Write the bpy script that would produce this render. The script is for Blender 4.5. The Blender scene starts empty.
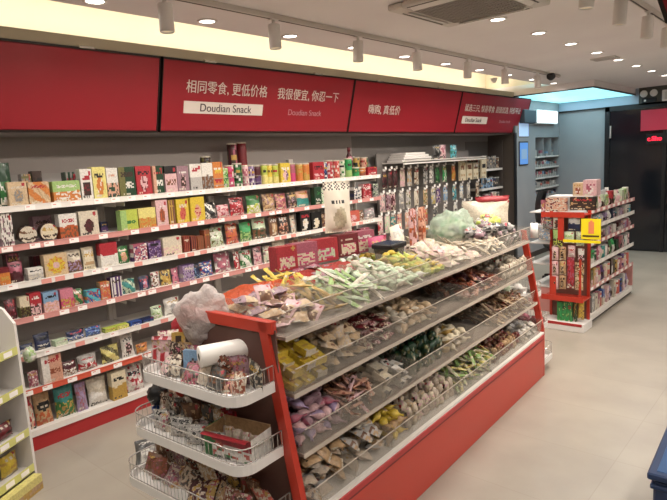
import bpy, math, random
from mathutils import Vector, Matrix, noise
random.seed(7)
SC = bpy.context.scene
COL = SC.collection
R = math.radians

# ------------------------------------------------------------------ camera
F = 571.5
YAW, PITCH, ROLL = R(-41.62), R(8.63), R(-3.21)
CAM = Vector((0, 0, 1.7))
def cam_axes():
    cy, sy, cp, sp, cr, sr = math.cos(YAW), math.sin(YAW), math.cos(PITCH), math.sin(PITCH), math.cos(ROLL), math.sin(ROLL)
    f = Vector((sy*cp, cy*cp, -sp)); r = Vector((cy, -sy, 0)); u = r.cross(f)
    return cr*r + sr*u, -sr*r + cr*u, f
CR, CU, CF = cam_axes()
cd = bpy.data.cameras.new('camera'); cam = bpy.data.objects.new('camera', cd); COL.objects.link(cam)
cd.sensor_width = 36; cd.lens = F/667*36; cd.clip_start = .05; cd.clip_end = 60
cam.matrix_world = Matrix(((CR.x, CU.x, -CF.x, CAM.x), (CR.y, CU.y, -CF.y, CAM.y), (CR.z, CU.z, -CF.z, CAM.z), (0, 0, 0, 1)))
SC.camera = cam
def ray(x, y): return (CR*((x-333.5)/F) + CU*((250-y)/F) + CF).normalized()
def hit(x, y, P, n):
    d = ray(x, y); n = Vector(n); return CAM + d*(((Vector(P)-CAM).dot(n))/d.dot(n))
def onx(x, y, X): return hit(x, y, (X, 0, 0), (1, 0, 0))
def ony(x, y, Y): return hit(x, y, (0, Y, 0), (0, 1, 0))
def onz(x, y, z): return hit(x, y, (0, 0, z), (0, 0, 1))
def y_for(px, X, z):            # Y where the line (X, ?, z) crosses image column px
    a = (px-333.5)/F; v = Vector((X, 0, z)) - CAM
    return -(v.dot(CR) - a*v.dot(CF))/(CR.y - a*CF.y)
def z_for(py, X, Y):            # height of image row py above the point (X, Y)
    a = (250-py)/F; v = Vector((X, Y, 0)) - CAM
    return -(v.dot(CU) - a*v.dot(CF))/(CU.z - a*CF.z)

# ------------------------------------------------------------------ materials
PAL = dict(white='E8E2D8', cream='E2D2AE', ivory='D9CDB4', grey='8E8A86', lgrey='B9B4AE', dgrey='4A4846', black='141314', navy='1B2650',
    blue='2B4FA5', lblue='7FA8CF', teal='2C8E86', cyan='4BB6C6', green='2C7A35', dgreen='123F22', lgreen='9CC46A', lime='B9C93E',
    bgreen='1FA04A', pgreen='C2D6AE', yellow='E0BE28', lyellow='E6D874', gold='C79A3A', orange='DB7A2A', dorange='C8531E', tan='C39A68', ltan='D8B88C',
    brown='7A4B2C', dbrown='3D241A', red='BE2430', dred='7C1820', maroon='551822', pink='D9798F', lpink='E3B3B4', hpink='D93A74', purple='5B3673',
    lpurple='A58BB4', peach='DFA184', coral='D35A48', olive='6F6B32', rose='B4546A', mauve='A07884', rust='9A4A2C', beige='CDB9A0')
def mute(h, k=.16, d=.93):
    c = [int(h[i:i+2], 16) for i in (0, 2, 4)]; g = .3*c[0]+.59*c[1]+.11*c[2]
    return '%02X%02X%02X' % tuple(int(max(0, min(255, (x*(1-k)+g*k)*d+4))) for x in c)
PAL = {k: mute(v) for k, v in PAL.items()}
_M = {}
def lin(h):
    c = [int(h[i:i+2], 16)/255 for i in (0, 2, 4)]
    return [(x/12.92 if x <= .04045 else ((x+.055)/1.055)**2.4) for x in c] + [1]
def mat(name, hexc=None, rough=.45, metal=0, emit=None, estr=1, coat=0, spec=.5):
    if name in _M: return _M[name]
    m = bpy.data.materials.new(name); m.use_nodes = True; b = m.node_tree.nodes['Principled BSDF']
    c = lin(hexc or PAL[name])
    b.inputs['Base Color'].default_value = c; b.inputs['Roughness'].default_value = rough; b.inputs['Metallic'].default_value = metal
    b.inputs['Specular IOR Level'].default_value = spec; b.inputs['Coat Weight'].default_value = coat
    if emit: b.inputs['Emission Color'].default_value = lin(emit); b.inputs['Emission Strength'].default_value = estr
    _M[name] = m; return m
def packmat(c):
    n = 'pack_' + c
    if n in _M: return _M[n]
    m = mat(n, PAL[c], rough=.38, coat=.15)
    nt = m.node_tree; b = nt.nodes['Principled BSDF']           # printed film: fine mottling and small dents
    tc = nt.nodes.new('ShaderNodeTexCoord'); nz = nt.nodes.new('ShaderNodeTexNoise'); nz.inputs['Scale'].default_value = 45; nz.inputs['Detail'].default_value = 3
    nt.links.new(tc.outputs['Object'], nz.inputs['Vector'])
    mx = nt.nodes.new('ShaderNodeMix'); mx.data_type = 'RGBA'; mx.blend_type = 'MULTIPLY'; mx.inputs[0].default_value = .55
    mx.inputs[6].default_value = lin(PAL[c]); cr = nt.nodes.new('ShaderNodeValToRGB'); cr.color_ramp.elements[0].position = .3; cr.color_ramp.elements[0].color = (.42, .40, .40, 1); cr.color_ramp.elements[1].position = .6; e3 = cr.color_ramp.elements.new(.72); e3.color = (1.0, .97, .92, 1)
    nz.inputs['Scale'].default_value = 75; nz.inputs['Roughness'].default_value = .7
    nt.links.new(nz.outputs['Fac'], cr.inputs[0]); nt.links.new(cr.outputs[0], mx.inputs[7]); nt.links.new(mx.outputs[2], b.inputs['Base Color'])
    bp = nt.nodes.new('ShaderNodeBump'); bp.inputs['Strength'].default_value = .25; bp.inputs['Distance'].default_value = .01
    nt.links.new(nz.outputs['Fac'], bp.inputs['Height']); nt.links.new(bp.outputs[0], b.inputs['Normal'])
    return m
def noisy(name, c1, c2, scale=3, rough=.6, bump=0, detail=6):
    m = mat(name, c1, rough=rough); nt = m.node_tree; b = nt.nodes['Principled BSDF']
    tc = nt.nodes.new('ShaderNodeTexCoord'); nz = nt.nodes.new('ShaderNodeTexNoise'); nz.inputs['Scale'].default_value = scale; nz.inputs['Detail'].default_value = detail
    nt.links.new(tc.outputs['Object'], nz.inputs['Vector'])
    cr = nt.nodes.new('ShaderNodeValToRGB'); cr.color_ramp.elements[0].position = .35; cr.color_ramp.elements[0].color = lin(c1); cr.color_ramp.elements[1].position = .65; cr.color_ramp.elements[1].color = lin(c2)
    nt.links.new(nz.outputs['Fac'], cr.inputs[0]); nt.links.new(cr.outputs[0], b.inputs['Base Color'])
    if bump:
        bp = nt.nodes.new('ShaderNodeBump'); bp.inputs['Strength'].default_value = bump; bp.inputs['Distance'].default_value = .01
        nt.links.new(nz.outputs['Fac'], bp.inputs['Height']); nt.links.new(bp.outputs[0], b.inputs['Normal'])
    return m
def film(name, tint, clear, rough=.12, translucent=0, folds=0):      # clear acrylic / polythene: see-through with a glossy coat
    m = bpy.data.materials.new(name); m.use_nodes = True; nt = m.node_tree; nt.nodes.clear()
    out = nt.nodes.new('ShaderNodeOutputMaterial'); tr = nt.nodes.new('ShaderNodeBsdfTransparent'); gl = nt.nodes.new('ShaderNodeBsdfPrincipled')
    gl.inputs['Base Color'].default_value = lin(tint); gl.inputs['Roughness'].default_value = rough
    tr.inputs['Color'].default_value = (.97, .97, .97, 1)
    mx = nt.nodes.new('ShaderNodeMixShader'); mx.inputs[0].default_value = 1-clear
    if translucent:
        tl = nt.nodes.new('ShaderNodeBsdfTranslucent'); tl.inputs[0].default_value = lin(tint)
        m2 = nt.nodes.new('ShaderNodeMixShader'); m2.inputs[0].default_value = translucent
        nt.links.new(gl.outputs[0], m2.inputs[1]); nt.links.new(tl.outputs[0], m2.inputs[2]); src = m2.outputs[0]
    else: src = gl.outputs[0]
    if folds:
        tc = nt.nodes.new('ShaderNodeTexCoord'); vz = nt.nodes.new('ShaderNodeTexVoronoi'); vz.inputs['Scale'].default_value = 16; vz.feature = 'DISTANCE_TO_EDGE'
        n2 = nt.nodes.new('ShaderNodeTexNoise'); n2.inputs['Scale'].default_value = 9; n2.inputs['Detail'].default_value = 5; vm = nt.nodes.new('ShaderNodeMix'); vm.data_type = 'VECTOR'; vm.inputs[0].default_value = .25
        nt.links.new(tc.outputs['Object'], n2.inputs['Vector']); nt.links.new(tc.outputs['Object'], vm.inputs[4]); nt.links.new(n2.outputs['Color'], vm.inputs[5]); nt.links.new(vm.outputs[1], vz.inputs['Vector'])
        bp = nt.nodes.new('ShaderNodeBump'); bp.inputs['Strength'].default_value = folds; bp.inputs['Distance'].default_value = .03; nt.links.new(vz.outputs['Distance'], bp.inputs['Height']); nt.links.new(bp.outputs[0], gl.inputs['Normal'])
    lw = nt.nodes.new('ShaderNodeLayerWeight'); lw.inputs[0].default_value = .25
    ad = nt.nodes.new('ShaderNodeMath'); ad.operation = 'MULTIPLY_ADD'; ad.inputs[1].default_value = .35 if translucent else .2; ad.inputs[2].default_value = 1-clear; ad.use_clamp = True
    nt.links.new(lw.outputs['Facing'], ad.inputs[0]); nt.links.new(ad.outputs[0], mx.inputs[0])
    nt.links.new(tr.outputs[0], mx.inputs[1]); nt.links.new(src, mx.inputs[2]); nt.links.new(mx.outputs[0], out.inputs[0])
    _M[name] = m; return m
acrylic = film('clear_acrylic', 'CFC8BC', .93, .1)
polybag = film('thin_polythene', 'E0D8D0', .45, .25, .4)
whitebag = film('milky_polythene', 'E6DDD8', .42, .25, .3, .8)
greenbag = film('green_tinted_polythene', 'C6D6C4', .58, .2, .35, .8)
orangebag = film('orange_polythene', 'CF5A34', .12, .25, .3, .9)
redbag = film('red_polythene', 'B4403A', .12, .25, .3, .9)

M_wall = noisy('painted_wall', 'A9A39C', '9F9991', 2, .8)
M_cove = mat('cove_paint', 'EFE4CC', rough=.9)
M_ceil = noisy('ceiling_paint', 'ECE7E6', 'E6E0E0', 1.2, .85)
M_sign = mat('sign_red_film', '901A26', rough=.4)
M_signdark = mat('sign_frame_dark', '1E1512', rough=.4)
M_gold = mat('ledge_olive', 'A59E90', rough=.5)
M_shelf = mat('shelf_white_enamel', 'D9D4CE', rough=.35)
M_shelfback = mat('shelf_back_grey', 'A8A3A0', rough=.6)
M_rred = mat('rack_red_enamel', 'B23626', rough=.33)
M_kick = mat('kick_red', 'A82A2C', rough=.4)
M_rail = {'w': mat('rail_white', 'E4DFD8', rough=.3), 'p': mat('rail_pink', 'C98E88', rough=.35), 'o': mat('rail_orange_red', 'CC5A44', rough=.35)}
M_tag = mat('tag_paper', 'F4EFEA', rough=.6)
M_tagred = mat('tag_red', 'D9948A', rough=.6)
M_steel = mat('wire_chrome', 'D6D2CC', rough=.25, metal=.6)
M_black = mat('black_plastic', '151518', rough=.35)
M_dark = mat('dark_panel', '3A2E28', rough=.5)
M_white = mat('white_plastic', 'E2DEDA', rough=.35)

# ------------------------------------------------------------------ mesh builder
class MB:
    def __init__(s): s.v = []; s.f = []; s.m = []; s.mats = []; s.sm = []
    def mi(s, m):
        if isinstance(m, str): m = packmat(m) if m in PAL else _M[m]
        if m not in s.mats: s.mats.append(m)
        return s.mats.index(m)
    def face(s, idx, m, smooth=False): s.f.append(idx); s.m.append(s.mi(m)); s.sm.append(smooth)
    def box(s, x0, x1, y0, y1, z0, z1, m, c=0, T=None):
        if x0 > x1: x0, x1 = x1, x0
        if y0 > y1: y0, y1 = y1, y0
        if z0 > z1: z0, z1 = z1, z0
        b = len(s.v)
        c = min(c, (x1-x0)*.45, (y1-y0)*.45, (z1-z0)*.45)
        if c <= 0:
            P = [(x, y, z) for z in (z0, z1) for y in (y0, y1) for x in (x0, x1)]
            Fs = [(0, 2, 3, 1), (4, 5, 7, 6), (0, 1, 5, 4), (2, 6, 7, 3), (0, 4, 6, 2), (1, 3, 7, 5)]
        else:
            P = []; key = {}
            for sx in (0, 1):
                for sy in (0, 1):
                    for sz in (0, 1):
                        X, Y, Z = (x0, x1)[sx], (y0, y1)[sy], (z0, z1)[sz]
                        cx, cy, cz = (c, -c)[sx], (c, -c)[sy], (c, -c)[sz]
                        for a, p in enumerate(((X, Y+cy, Z+cz), (X+cx, Y, Z+cz), (X+cx, Y+cy, Z))):
                            key[(sx, sy, sz, a)] = len(P); P.append(p)
            k = lambda *a: key[a]
            Fs = [(k(0, 0, 0, 0), k(0, 0, 1, 0), k(0, 1, 1, 0), k(0, 1, 0, 0)), (k(1, 0, 0, 0), k(1, 1, 0, 0), k(1, 1, 1, 0), k(1, 0, 1, 0)),
                  (k(0, 0, 0, 1), k(1, 0, 0, 1), k(1, 0, 1, 1), k(0, 0, 1, 1)), (k(0, 1, 0, 1), k(0, 1, 1, 1), k(1, 1, 1, 1), k(1, 1, 0, 1)),
                  (k(0, 0, 0, 2), k(0, 1, 0, 2), k(1, 1, 0, 2), k(1, 0, 0, 2)), (k(0, 0, 1, 2), k(1, 0, 1, 2), k(1, 1, 1, 2), k(0, 1, 1, 2))]
            for q in (0, 1):
                for w in (0, 1):
                    Fs += [(k(q, w, 0, 0), k(q, w, 0, 1), k(q, w, 1, 1), k(q, w, 1, 0)), (k(q, 0, w, 0), k(q, 0, w, 2), k(q, 1, w, 2), k(q, 1, w, 0)),
                           (k(0, q, w, 1), k(0, q, w, 2), k(1, q, w, 2), k(1, q, w, 1))]
            for a in (0, 1):
                for d in (0, 1):
                    for e in (0, 1): Fs.append((k(a, d, e, 0), k(a, d, e, 1), k(a, d, e, 2)))
        if T is not None: P = [tuple(T @ Vector(p)) for p in P]
        s.v += P
        for f in Fs: s.face([b+i for i in f], m)
    def grid(s, fn, nu, nv, m, smooth=True, closeu=False):
        b = len(s.v); U = nu if closeu else nu+1
        for j in range(nv+1):
            for i in range(U): s.v.append(tuple(fn(i/nu, j/nv)))
        for j in range(nv):
            for i in range(nu):
                i2 = (i+1) % U
                mm = m((i+.5)/nu, (j+.5)/nv) if callable(m) else m
                s.face([b+j*U+i, b+j*U+i2, b+(j+1)*U+i2, b+(j+1)*U+i], mm, smooth)
    def tube(s, pts, r, m, n=6, cap=True):
        pts = [Vector(p) for p in pts]; b = len(s.v)
        for k, p in enumerate(pts):
            t = (pts[min(k+1, len(pts)-1)] - pts[max(k-1, 0)]).normalized()
            a = t.cross(Vector((0, 0, 1)));
            if a.length < .1: a = t.cross(Vector((1, 0, 0)))
            a.normalize(); c = t.cross(a)
            for i in range(n): s.v.append(tuple(p + (a*math.cos(2*math.pi*i/n) + c*math.sin(2*math.pi*i/n))*r))
        for k in range(len(pts)-1):
            for i in range(n): s.face([b+k*n+i, b+k*n+(i+1) % n, b+(k+1)*n+(i+1) % n, b+(k+1)*n+i], m, n > 5)
        if cap: s.face([b+i for i in range(n)][::-1], m); s.face([b+(len(pts)-1)*n+i for i in range(n)], m)
    def lathe(s, prof, m, n=16, C=(0, 0, 0), cap=True):     # prof: list of (r, z); m may be fn(u, k)
        b = len(s.v)
        for r, z in prof:
            for i in range(n): a = 2*math.pi*i/n; s.v.append((C[0]+r*math.cos(a), C[1]+r*math.sin(a), C[2]+z))
        for k in range(len(prof)-1):
            for i in range(n):
                mm = m((i+.5)/n, k) if callable(m) else m
                s.face([b+k*n+i, b+k*n+(i+1) % n, b+(k+1)*n+(i+1) % n, b+(k+1)*n+i], mm, True)
        if cap:
            s.face([b+i for i in range(n)][::-1], m(0, 0) if callable(m) else m)
            s.face([b+(len(prof)-1)*n+i for i in range(n)], m(0, len(prof)-2) if callable(m) else m)
    def xf(s, T): s.v = [tuple(T @ Vector(p)) for p in s.v]; return s
    def mesh(s, name):
        me = bpy.data.meshes.new(name); me.from_pydata(s.v, [], s.f)
        for m in s.mats: me.materials.append(m)
        me.polygons.foreach_set('material_index', s.m); me.polygons.foreach_set('use_smooth', s.sm); me.update(); return me
    def obj(s, name, parent=None, loc=None, rot=None):
        o = bpy.data.objects.new(name, s.mesh(name)); COL.objects.link(o)
        if parent: o.parent = parent
        if loc is not None: o.location = loc
        if rot is not None: o.rotation_euler = rot
        return o
def tag(o, label=None, cat=None, group=None, kind=None):
    if label: o['label'] = label
    if cat: o['category'] = cat
    if group: o['group'] = group
    if kind: o['kind'] = kind
    return o
def empty(name, loc=(0, 0, 0), rz=0):
    o = bpy.data.objects.new(name, None); COL.objects.link(o); o.location = loc; o.rotation_euler = (0, 0, rz); o.empty_display_size = .1; return o
def copy_tree(o, parent=None):
    c = o.copy(); COL.objects.link(c)
    if parent: c.parent = parent
    for ch in list(o.children): copy_tree(ch, c)
    return c
def struct(name, mb): return tag(mb.obj(name), kind='structure')

# ------------------------------------------------------------------ room shell
XL, XR, YN, YF = -4.15, 2.2, -2.2, 10.25
def floor_mat():
    m = noisy('floor_tile', 'A39B8E', '978F83', 2.2, .34); nt = m.node_tree; b = nt.nodes['Principled BSDF']
    tc = nt.nodes.new('ShaderNodeTexCoord'); mp = nt.nodes.new('ShaderNodeMapping'); mp.inputs['Location'].default_value = (.83, -3.165, 0)
    br = nt.nodes.new('ShaderNodeTexBrick'); br.offset = 0; br.inputs['Scale'].default_value = 1; br.inputs['Brick Width'].default_value = 1.18; br.inputs['Row Height'].default_value = .59
    br.inputs['Mortar Size'].default_value = .003; br.inputs['Mortar Smooth'].default_value = .3
    br.inputs['Color1'].default_value = (1, 1, 1, 1); br.inputs['Color2'].default_value = (.93, .93, .93, 1); br.inputs['Mortar'].default_value = (.87, .86, .85, 1)
    nt.links.new(tc.outputs['Object'], mp.inputs[0]); nt.links.new(mp.outputs[0], br.inputs['Vector'])
    mx = nt.nodes.new('ShaderNodeMix'); mx.data_type = 'RGBA'; mx.blend_type = 'MULTIPLY'; mx.inputs[0].default_value = 1
    src = b.inputs['Base Color'].links[0].from_socket
    nt.links.new(src, mx.inputs[6]); nt.links.new(br.outputs['Color'], mx.inputs[7]); nt.links.new(mx.outputs[2], b.inputs['Base Color'])
    return m
b = MB(); b.box(XL-.3, XR+.1, YN-.1, YF+.1, -.1, 0, floor_mat()); struct('floor', b)
b = MB(); b.box(XL-.1, XL, YN, 8.4, 0, 2.95, M_cove); struct('wall_left', b)
b = MB(); b.box(XR, XR+.1, YN, YF, 0, 2.95, M_wall); struct('wall_right', b)
b = MB(); b.box(XL-.1, XR+.1, YN-.1, YN, 0, 2.95, M_wall); struct('wall_near', b)
# dropped ceiling with the raised cove beside the left wall
b = MB(); b.box(-3.08, XR, YN, YF, 2.6, 2.68, M_ceil); b.box(-4.15, -3.08, 8.4, YF, 2.6, 2.68, M_ceil); struct('ceiling', b)
b = MB(); b.box(XL-.1, -3.03, YN, 8.6, 2.95, 3.0, M_cove); b.box(-3.08, -3.03, YN, 8.4, 2.68, 2.95, M_cove); b.box(XL, -3.0, 8.4, 8.45, 2.68, 2.95, M_cove); struct('ceiling_cove', b)
# left alcove behind the shelving, its wall holds a recessed niche
M_alc = noisy('alcove_grey_paint', '9C9C9E', '949497', 1.5, .7)
b = MB(); XA = -3.70
b.box(XA-.08, XA, 8.44, 9.2, 0, 2.6, M_alc); b.box(XA-.08, XA, 9.2, YF, 1.93, 2.6, M_alc); b.box(XA-.08, XA, 9.2, YF, 0, .35, M_alc)
b.box(XA-.30, XA-.25, 9.15, YF, .35, 1.93, M_alc); b.box(XA-.25, XA-.08, 9.15, 9.2, .35, 1.93, M_alc)
struct('wall_alcove', b)
b = MB(); b.box(-4.0, -2.94, YF, YF+.1, 0, 2.36, M_alc); struct('wall_far', b)
# pier closing the shelving bay
b = MB(); b.box(XL, -3.70, 8.38, 8.44, 0, 2.6, mat('pier_brown', '4C443E', rough=.5)); b.box(-3.70, -3.685, 8.37, 8.45, 0, 2.0, M_black); struct('trim_1', b)
b = MB(); b.box(-4.0, XR, YF-.02, YF+.1, 2.36, 2.6, mat('fascia_blue_grey', 'A8B4C4', rough=.5)); struct('trim_2', b)
b = MB(); b.box(-4.0, -2.94, YF-.03, YF-.018, 2.335, 2.36, M_signdark); struct('trim_3', b)
b = MB(); b.box(XA, XA+.012, 8.46, YF, 0, .08, M_dark); struct('baseboard_left', b)
# dark glass shopfront at the end of the room
M_glass = mat('night_glass', '14181E', rough=.12, spec=.6)
b = MB(); b.box(-2.94, XR, YF, YF+.06, 0, 2.36, M_glass); struct('wall_shopfront', b)
d1 = empty('door_1', (-2.94, YF, 0)); tag(d1, kind='structure')
b = MB(); b.box(0, .07, -.05, .0, 0, 2.36, M_black); b.box(.85, .9, -.04, .0, 0, 2.30, M_black); b.box(0, .9, -.05, 0, 2.28, 2.36, M_black); b.obj('door_frame', d1)
b = MB(); b.box(.07, .85, -.03, -.005, 0.02, 2.28, M_glass); b.obj('door_leaf', d1)
b = MB(); b.box(.075, .10, -.055, -.03, 1.85, 2.05, M_steel, .004); b.obj('door_hinge', d1)

# ------------------------------------------------------------------ lights
def area(name, loc, size, power, col, rot=(0, 0, 0), sizey=None, spread=None):
    l = bpy.data.lights.new(name, 'AREA'); l.energy = power; l.color = col; l.size = size
    if sizey: l.shape = 'RECTANGLE'; l.size_y = sizey
    else: l.shape = 'DISK'
    if spread: l.spread = spread
    o = bpy.data.objects.new(name, l); COL.objects.link(o); o.location = loc; o.rotation_euler = rot; return o
WARM = (1, .88, .75); NEUT = (1, .95, .89)
M_lamp = mat('lamp_glow', 'FFFFFF', emit='FFF6EA', estr=9)
M_ring = mat('lamp_ring', 'E8E4E0', rough=.4)
dl = empty('ceiling_downlight', (0, 0, 2.6))
b = MB(); b.lathe([(.062, 0), (.062, -.006), (.048, -.008), (.046, 0)], M_ring, 20, cap=False); b.obj('trim_ring', dl)
b = MB(); b.lathe([(.046, -.001), (.046, -.003)], M_lamp, 20); b.obj('lamp_disc', dl)
dpos = [(-1.79, 3.815+.705*k) for k in range(-6, 9)] + [(-2.95, 2.28+.71*k) for k in range(-3, 9)] + [(.4, .4+1.1*k) for k in range(-1, 8)]  # last row is unseen, added for frontal light on the island
first = True
vis = {}
for i, (x, y) in enumerate(dpos):
    if (x, y) == (-1.79, 3.815): pass
    o = dl if first else copy_tree(dl); first = False
    o.location = (x, y, 2.6)
    row = 'row over the left aisle near the track lamps' if x < -2.5 else ('row running down the middle of the ceiling' if x < 0 else 'unseen right row added to light the island')
    tag(o, 'round recessed white downlight in the ' + row, 'ceiling light', 'recessed downlights, ' + row)
    area('downlight_beam', (x, y, 2.585), .09, (4.7 if x < -2.5 else 6.0) if x < 0 else 11, NEUT, spread=R(150))
# LED strip behind the sign top lights the cove
area('cove_strip', (-3.92, 3.8, 2.60), .06, 31, (1, .93, .83), rot=(R(180), 0, 0), sizey=9.0)
# unseen ledge and strip on the right wall, added to brighten the ceiling
b = MB(); b.box(2.02, 2.06, -1.5, 8.5, 2.30, 2.40, M_gold); b.box(2.06, XR, -1.5, 8.5, 2.30, 2.315, M_gold); struct('trim_6', b)
area('cove_strip', (2.10, 3.5, 2.34), .06, 240, (1, .95, .91), rot=(R(180), R(-25), 0), sizey=9.0)

# track with spot cylinders
def track(name, x, y0, y1, label):
    t = empty(name, (x, y0, 2.6)); b = MB(); b.box(-.017, .017, 0, y1-y0, -.03, 0, mat('track_white', 'C9C2BA', rough=.4), .003); b.obj('rail', t)
    b = MB(); b.box(-.006, .006, .01, y1-y0-.01, -.031, -.028, M_dark); b.obj('contact_slot', t); return tag(t, label, 'track')
track('light_track', -2.60, 1.0, 7.2, 'long pale ceiling light track beside the red sign wall')
track('light_track', -1.0, 2.5, 6.6, 'pale ceiling light track at the right edge of the photo')
sp = empty('track_spotlight')
b = MB(); b.tube([(0, 0, 0), (0, 0, -.035)], .010, M_white, 8); b.box(-.02, .02, -.03, .03, -.006, 0, M_white, .002); b.obj('bracket', sp)
b = MB(); b.lathe([(.034, -.03), (.037, -.035), (.037, -.165), (.033, -.17), (.030, -.162)], M_white, 20, cap=False); b.lathe([(.001, -.03), (.034, -.03)], M_white, 20, cap=False); b.obj('housing', sp)
b = MB(); b.lathe([(.030, -.162), (.029, -.158)], mat('lens_dark', '2A2622', rough=.2, emit='FFE2B0', estr=.6), 20); b.obj('lens', sp)
first = True
ordn = ['nearest', 'second', 'third', 'fourth', 'fifth', 'sixth', 'farthest']
for k, (px, py) in enumerate([(167, 20), (275, 40), (359, 53), (417, 63), (468, 71), (505, 78), (537, 83)]):
    P = onz(px, py, 2.42); o = sp if first else copy_tree(sp); first = False
    o.location = (-2.60, P.y*(-2.6/P.x) if False else y_for(px, -2.6, 2.42), 2.57); o.rotation_euler = (0, R(random.uniform(-3, 6)), 0)
    tag(o, f'white cylinder spotlight on the track by the red sign, {ordn[k]} of its row', 'spotlight', 'cylinder spotlights on the left track')
    area('spot_beam', (-2.62, o.location.y, 2.38), .06, 2.9, WARM, rot=(0, R(42), 0), spread=R(120))
for k, (px, py) in enumerate([(588, 3), (621, 29), (648, 44), (667, 58)]):
    o = copy_tree(sp); o.location = (-1.0, y_for(px, -1.0, 2.42), 2.57); o.rotation_euler = (0, R(3), 0)
    tag(o, f'white cylinder spotlight on the right hand track, {ordn[k]} of its row', 'spotlight', 'cylinder spotlights on the right track')
    area('spot_beam', (-1.02, o.location.y, 2.38), .06, 5, WARM, rot=(0, R(28), 0), spread=R(110))

# luminous ceiling panel over the alcove
M_cyan = mat('light_panel_glow', 'FFFFFF', emit='8CE8F2', estr=1.2)
lp = empty('ceiling_lightbox', (-3.09, 9.2, 2.6)); tag(lp, 'big glowing cyan ceiling light panel over the far alcove', 'ceiling light')
b = MB(); b.box(-.61, .57, -1.0, 1.03, -.095, -.09, M_cyan); b.obj('diffuser', lp)
b = MB(); b.box(-.61, .60, -1.03, -1.0, -.10, -.085, M_signdark); b.box(.57, .60, -1.0, 1.03, -.10, -.085, M_signdark); b.box(-.61, .595, -1.025, -1.0, -.085, 0, M_ceil); b.box(.57, .595, -1.0, 1.03, -.085, 0, M_ceil); b.obj('frame', lp)
area('panel_wash', (-3.1, 9.2, 2.49), 1.1, 9, (.68, .88, 1), sizey=1.9)
# air conditioner cassette
ac = empty('air_conditioner', (-1.70, 3.25, 2.598)); ac.scale = (.82, .82, 1); tag(ac, 'square ceiling air conditioner cassette with slatted grille', 'air conditioner')
b = MB(); W_ = .425
for a in range(4):
    T = Matrix.Rotation(a*math.pi/2, 4, 'Z')
    b.box(-W_, W_-.125, .30, W_, -.035, 0, mat('ac_white', 'CFC9C2', rough=.4), .008, T)
b.obj('panel', ac)
b = MB()
for a in range(4):
    T = Matrix.Rotation(a*math.pi/2, 4, 'Z') @ Matrix.Translation((0, .355, -.036)) @ Matrix.Rotation(R(18), 4, 'X'); b.box(-.27, .27, -.03, .03, -.004, .004, M_white, .002, T)
    T = Matrix.Rotation(a*math.pi/2, 4, 'Z'); b.box(-.28, .28, .385, .398, -.037, -.03, M_dark, 0, T)
b.obj('air_vane', ac)
b = MB(); b.box(-.30, .30, -.30, .30, -.02, -.005, mat('grille_back', '6E6862', rough=.6))
for i in range(27):
    x = -.29+i*.58/26; b.box(x-.004, x+.004, -.29, .29, -.04, -.02, mat('grille_slat', 'A59E97', rough=.5))
for i in range(9):
    y = -.29+i*.58/8; b.box(-.29, .29, y-.003, y+.003, -.041, -.03, _M['grille_slat'])
b.obj('grille', ac)
# small ceiling items
P = onz(551, 76, 2.55); t = empty('security_camera', (P.x, P.y, 2.6)); tag(t, 'small black dome camera on the ceiling past the track', 'camera')
b = MB(); b.lathe([(.045, 0), (.045, -.02), (.02, -.022)], M_white, 16); b.obj('base', t)
b = MB(); b.lathe([(.035, -.02), (.05, -.045), (.045, -.075), (.02, -.095), (.002, -.1)], M_black, 16); b.obj('dome', t)
P = onz(605, 58, 2.6); t = empty('ceiling_speaker', (P.x, P.y, 2.6)); tag(t, 'small flat grey ceiling vent beside the middle downlights', 'vent')
b = MB(); b.box(-.12, .12, -.09, .09, -.012, 0, mat('vent_grey', 'C8C2BC', rough=.6), .004); b.obj('frame', t)
b = MB()
for i in range(7): b.box(-.1, .1, -.075+i*.024, -.070+i*.024, -.0135, -.011, M_shelfback)
b.obj('slot', t)
P = onz(494, 78, 2.6); b = MB(); b.lathe([(.04, 0), (.04, -.015), (.02, -.05), (.012, -.055)], M_white, 14); o = b.obj('smoke_detector', None, (P.x, P.y, 2.6)); tag(o, 'little white smoke detector between the far track lamps', 'smoke detector')

# ------------------------------------------------------------------ sign boards
SG = empty; M_txt = mat('sign_lettering', 'D8CFC6', rough=.5); M_txtd = mat('sign_dark_lettering', '4A3A40', rough=.5)
signlen = 2.14
def text(s, parent, loc, size, m, name='lettering', xs=1, bold=0, rot=None):
    c = bpy.data.curves.new(name, 'FONT'); c.body = s; c.size = size; c.extrude = .001; c.align_x = 'LEFT'; c.align_y = 'CENTER'; c.offset = bold
    tmp = bpy.data.objects.new(name, c); COL.objects.link(tmp); dg = bpy.context.evaluated_depsgraph_get(); dg.update()
    me = bpy.data.meshes.new_from_object(tmp.evaluated_get(dg)); COL.objects.unlink(tmp); me.materials.clear(); me.materials.append(m)
    o = bpy.data.objects.new(name, me); COL.objects.link(o); o.parent = parent; o.location = loc; o.rotation_euler = rot or (R(90), 0, R(90)); o.scale = (xs, 1, 1); return o
TILT = math.atan2(.13, .48)
sd = [(.22, 'leftmost plain red sign board with nothing written on it'), (2.37, 'red sign board with white slogan and grey name panel, second from left'),
      (4.51, 'red sign board with one short white slogan at left, third from left'), (6.65, 'farthest red sign board with two small slogans beside the alcove')]
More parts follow.
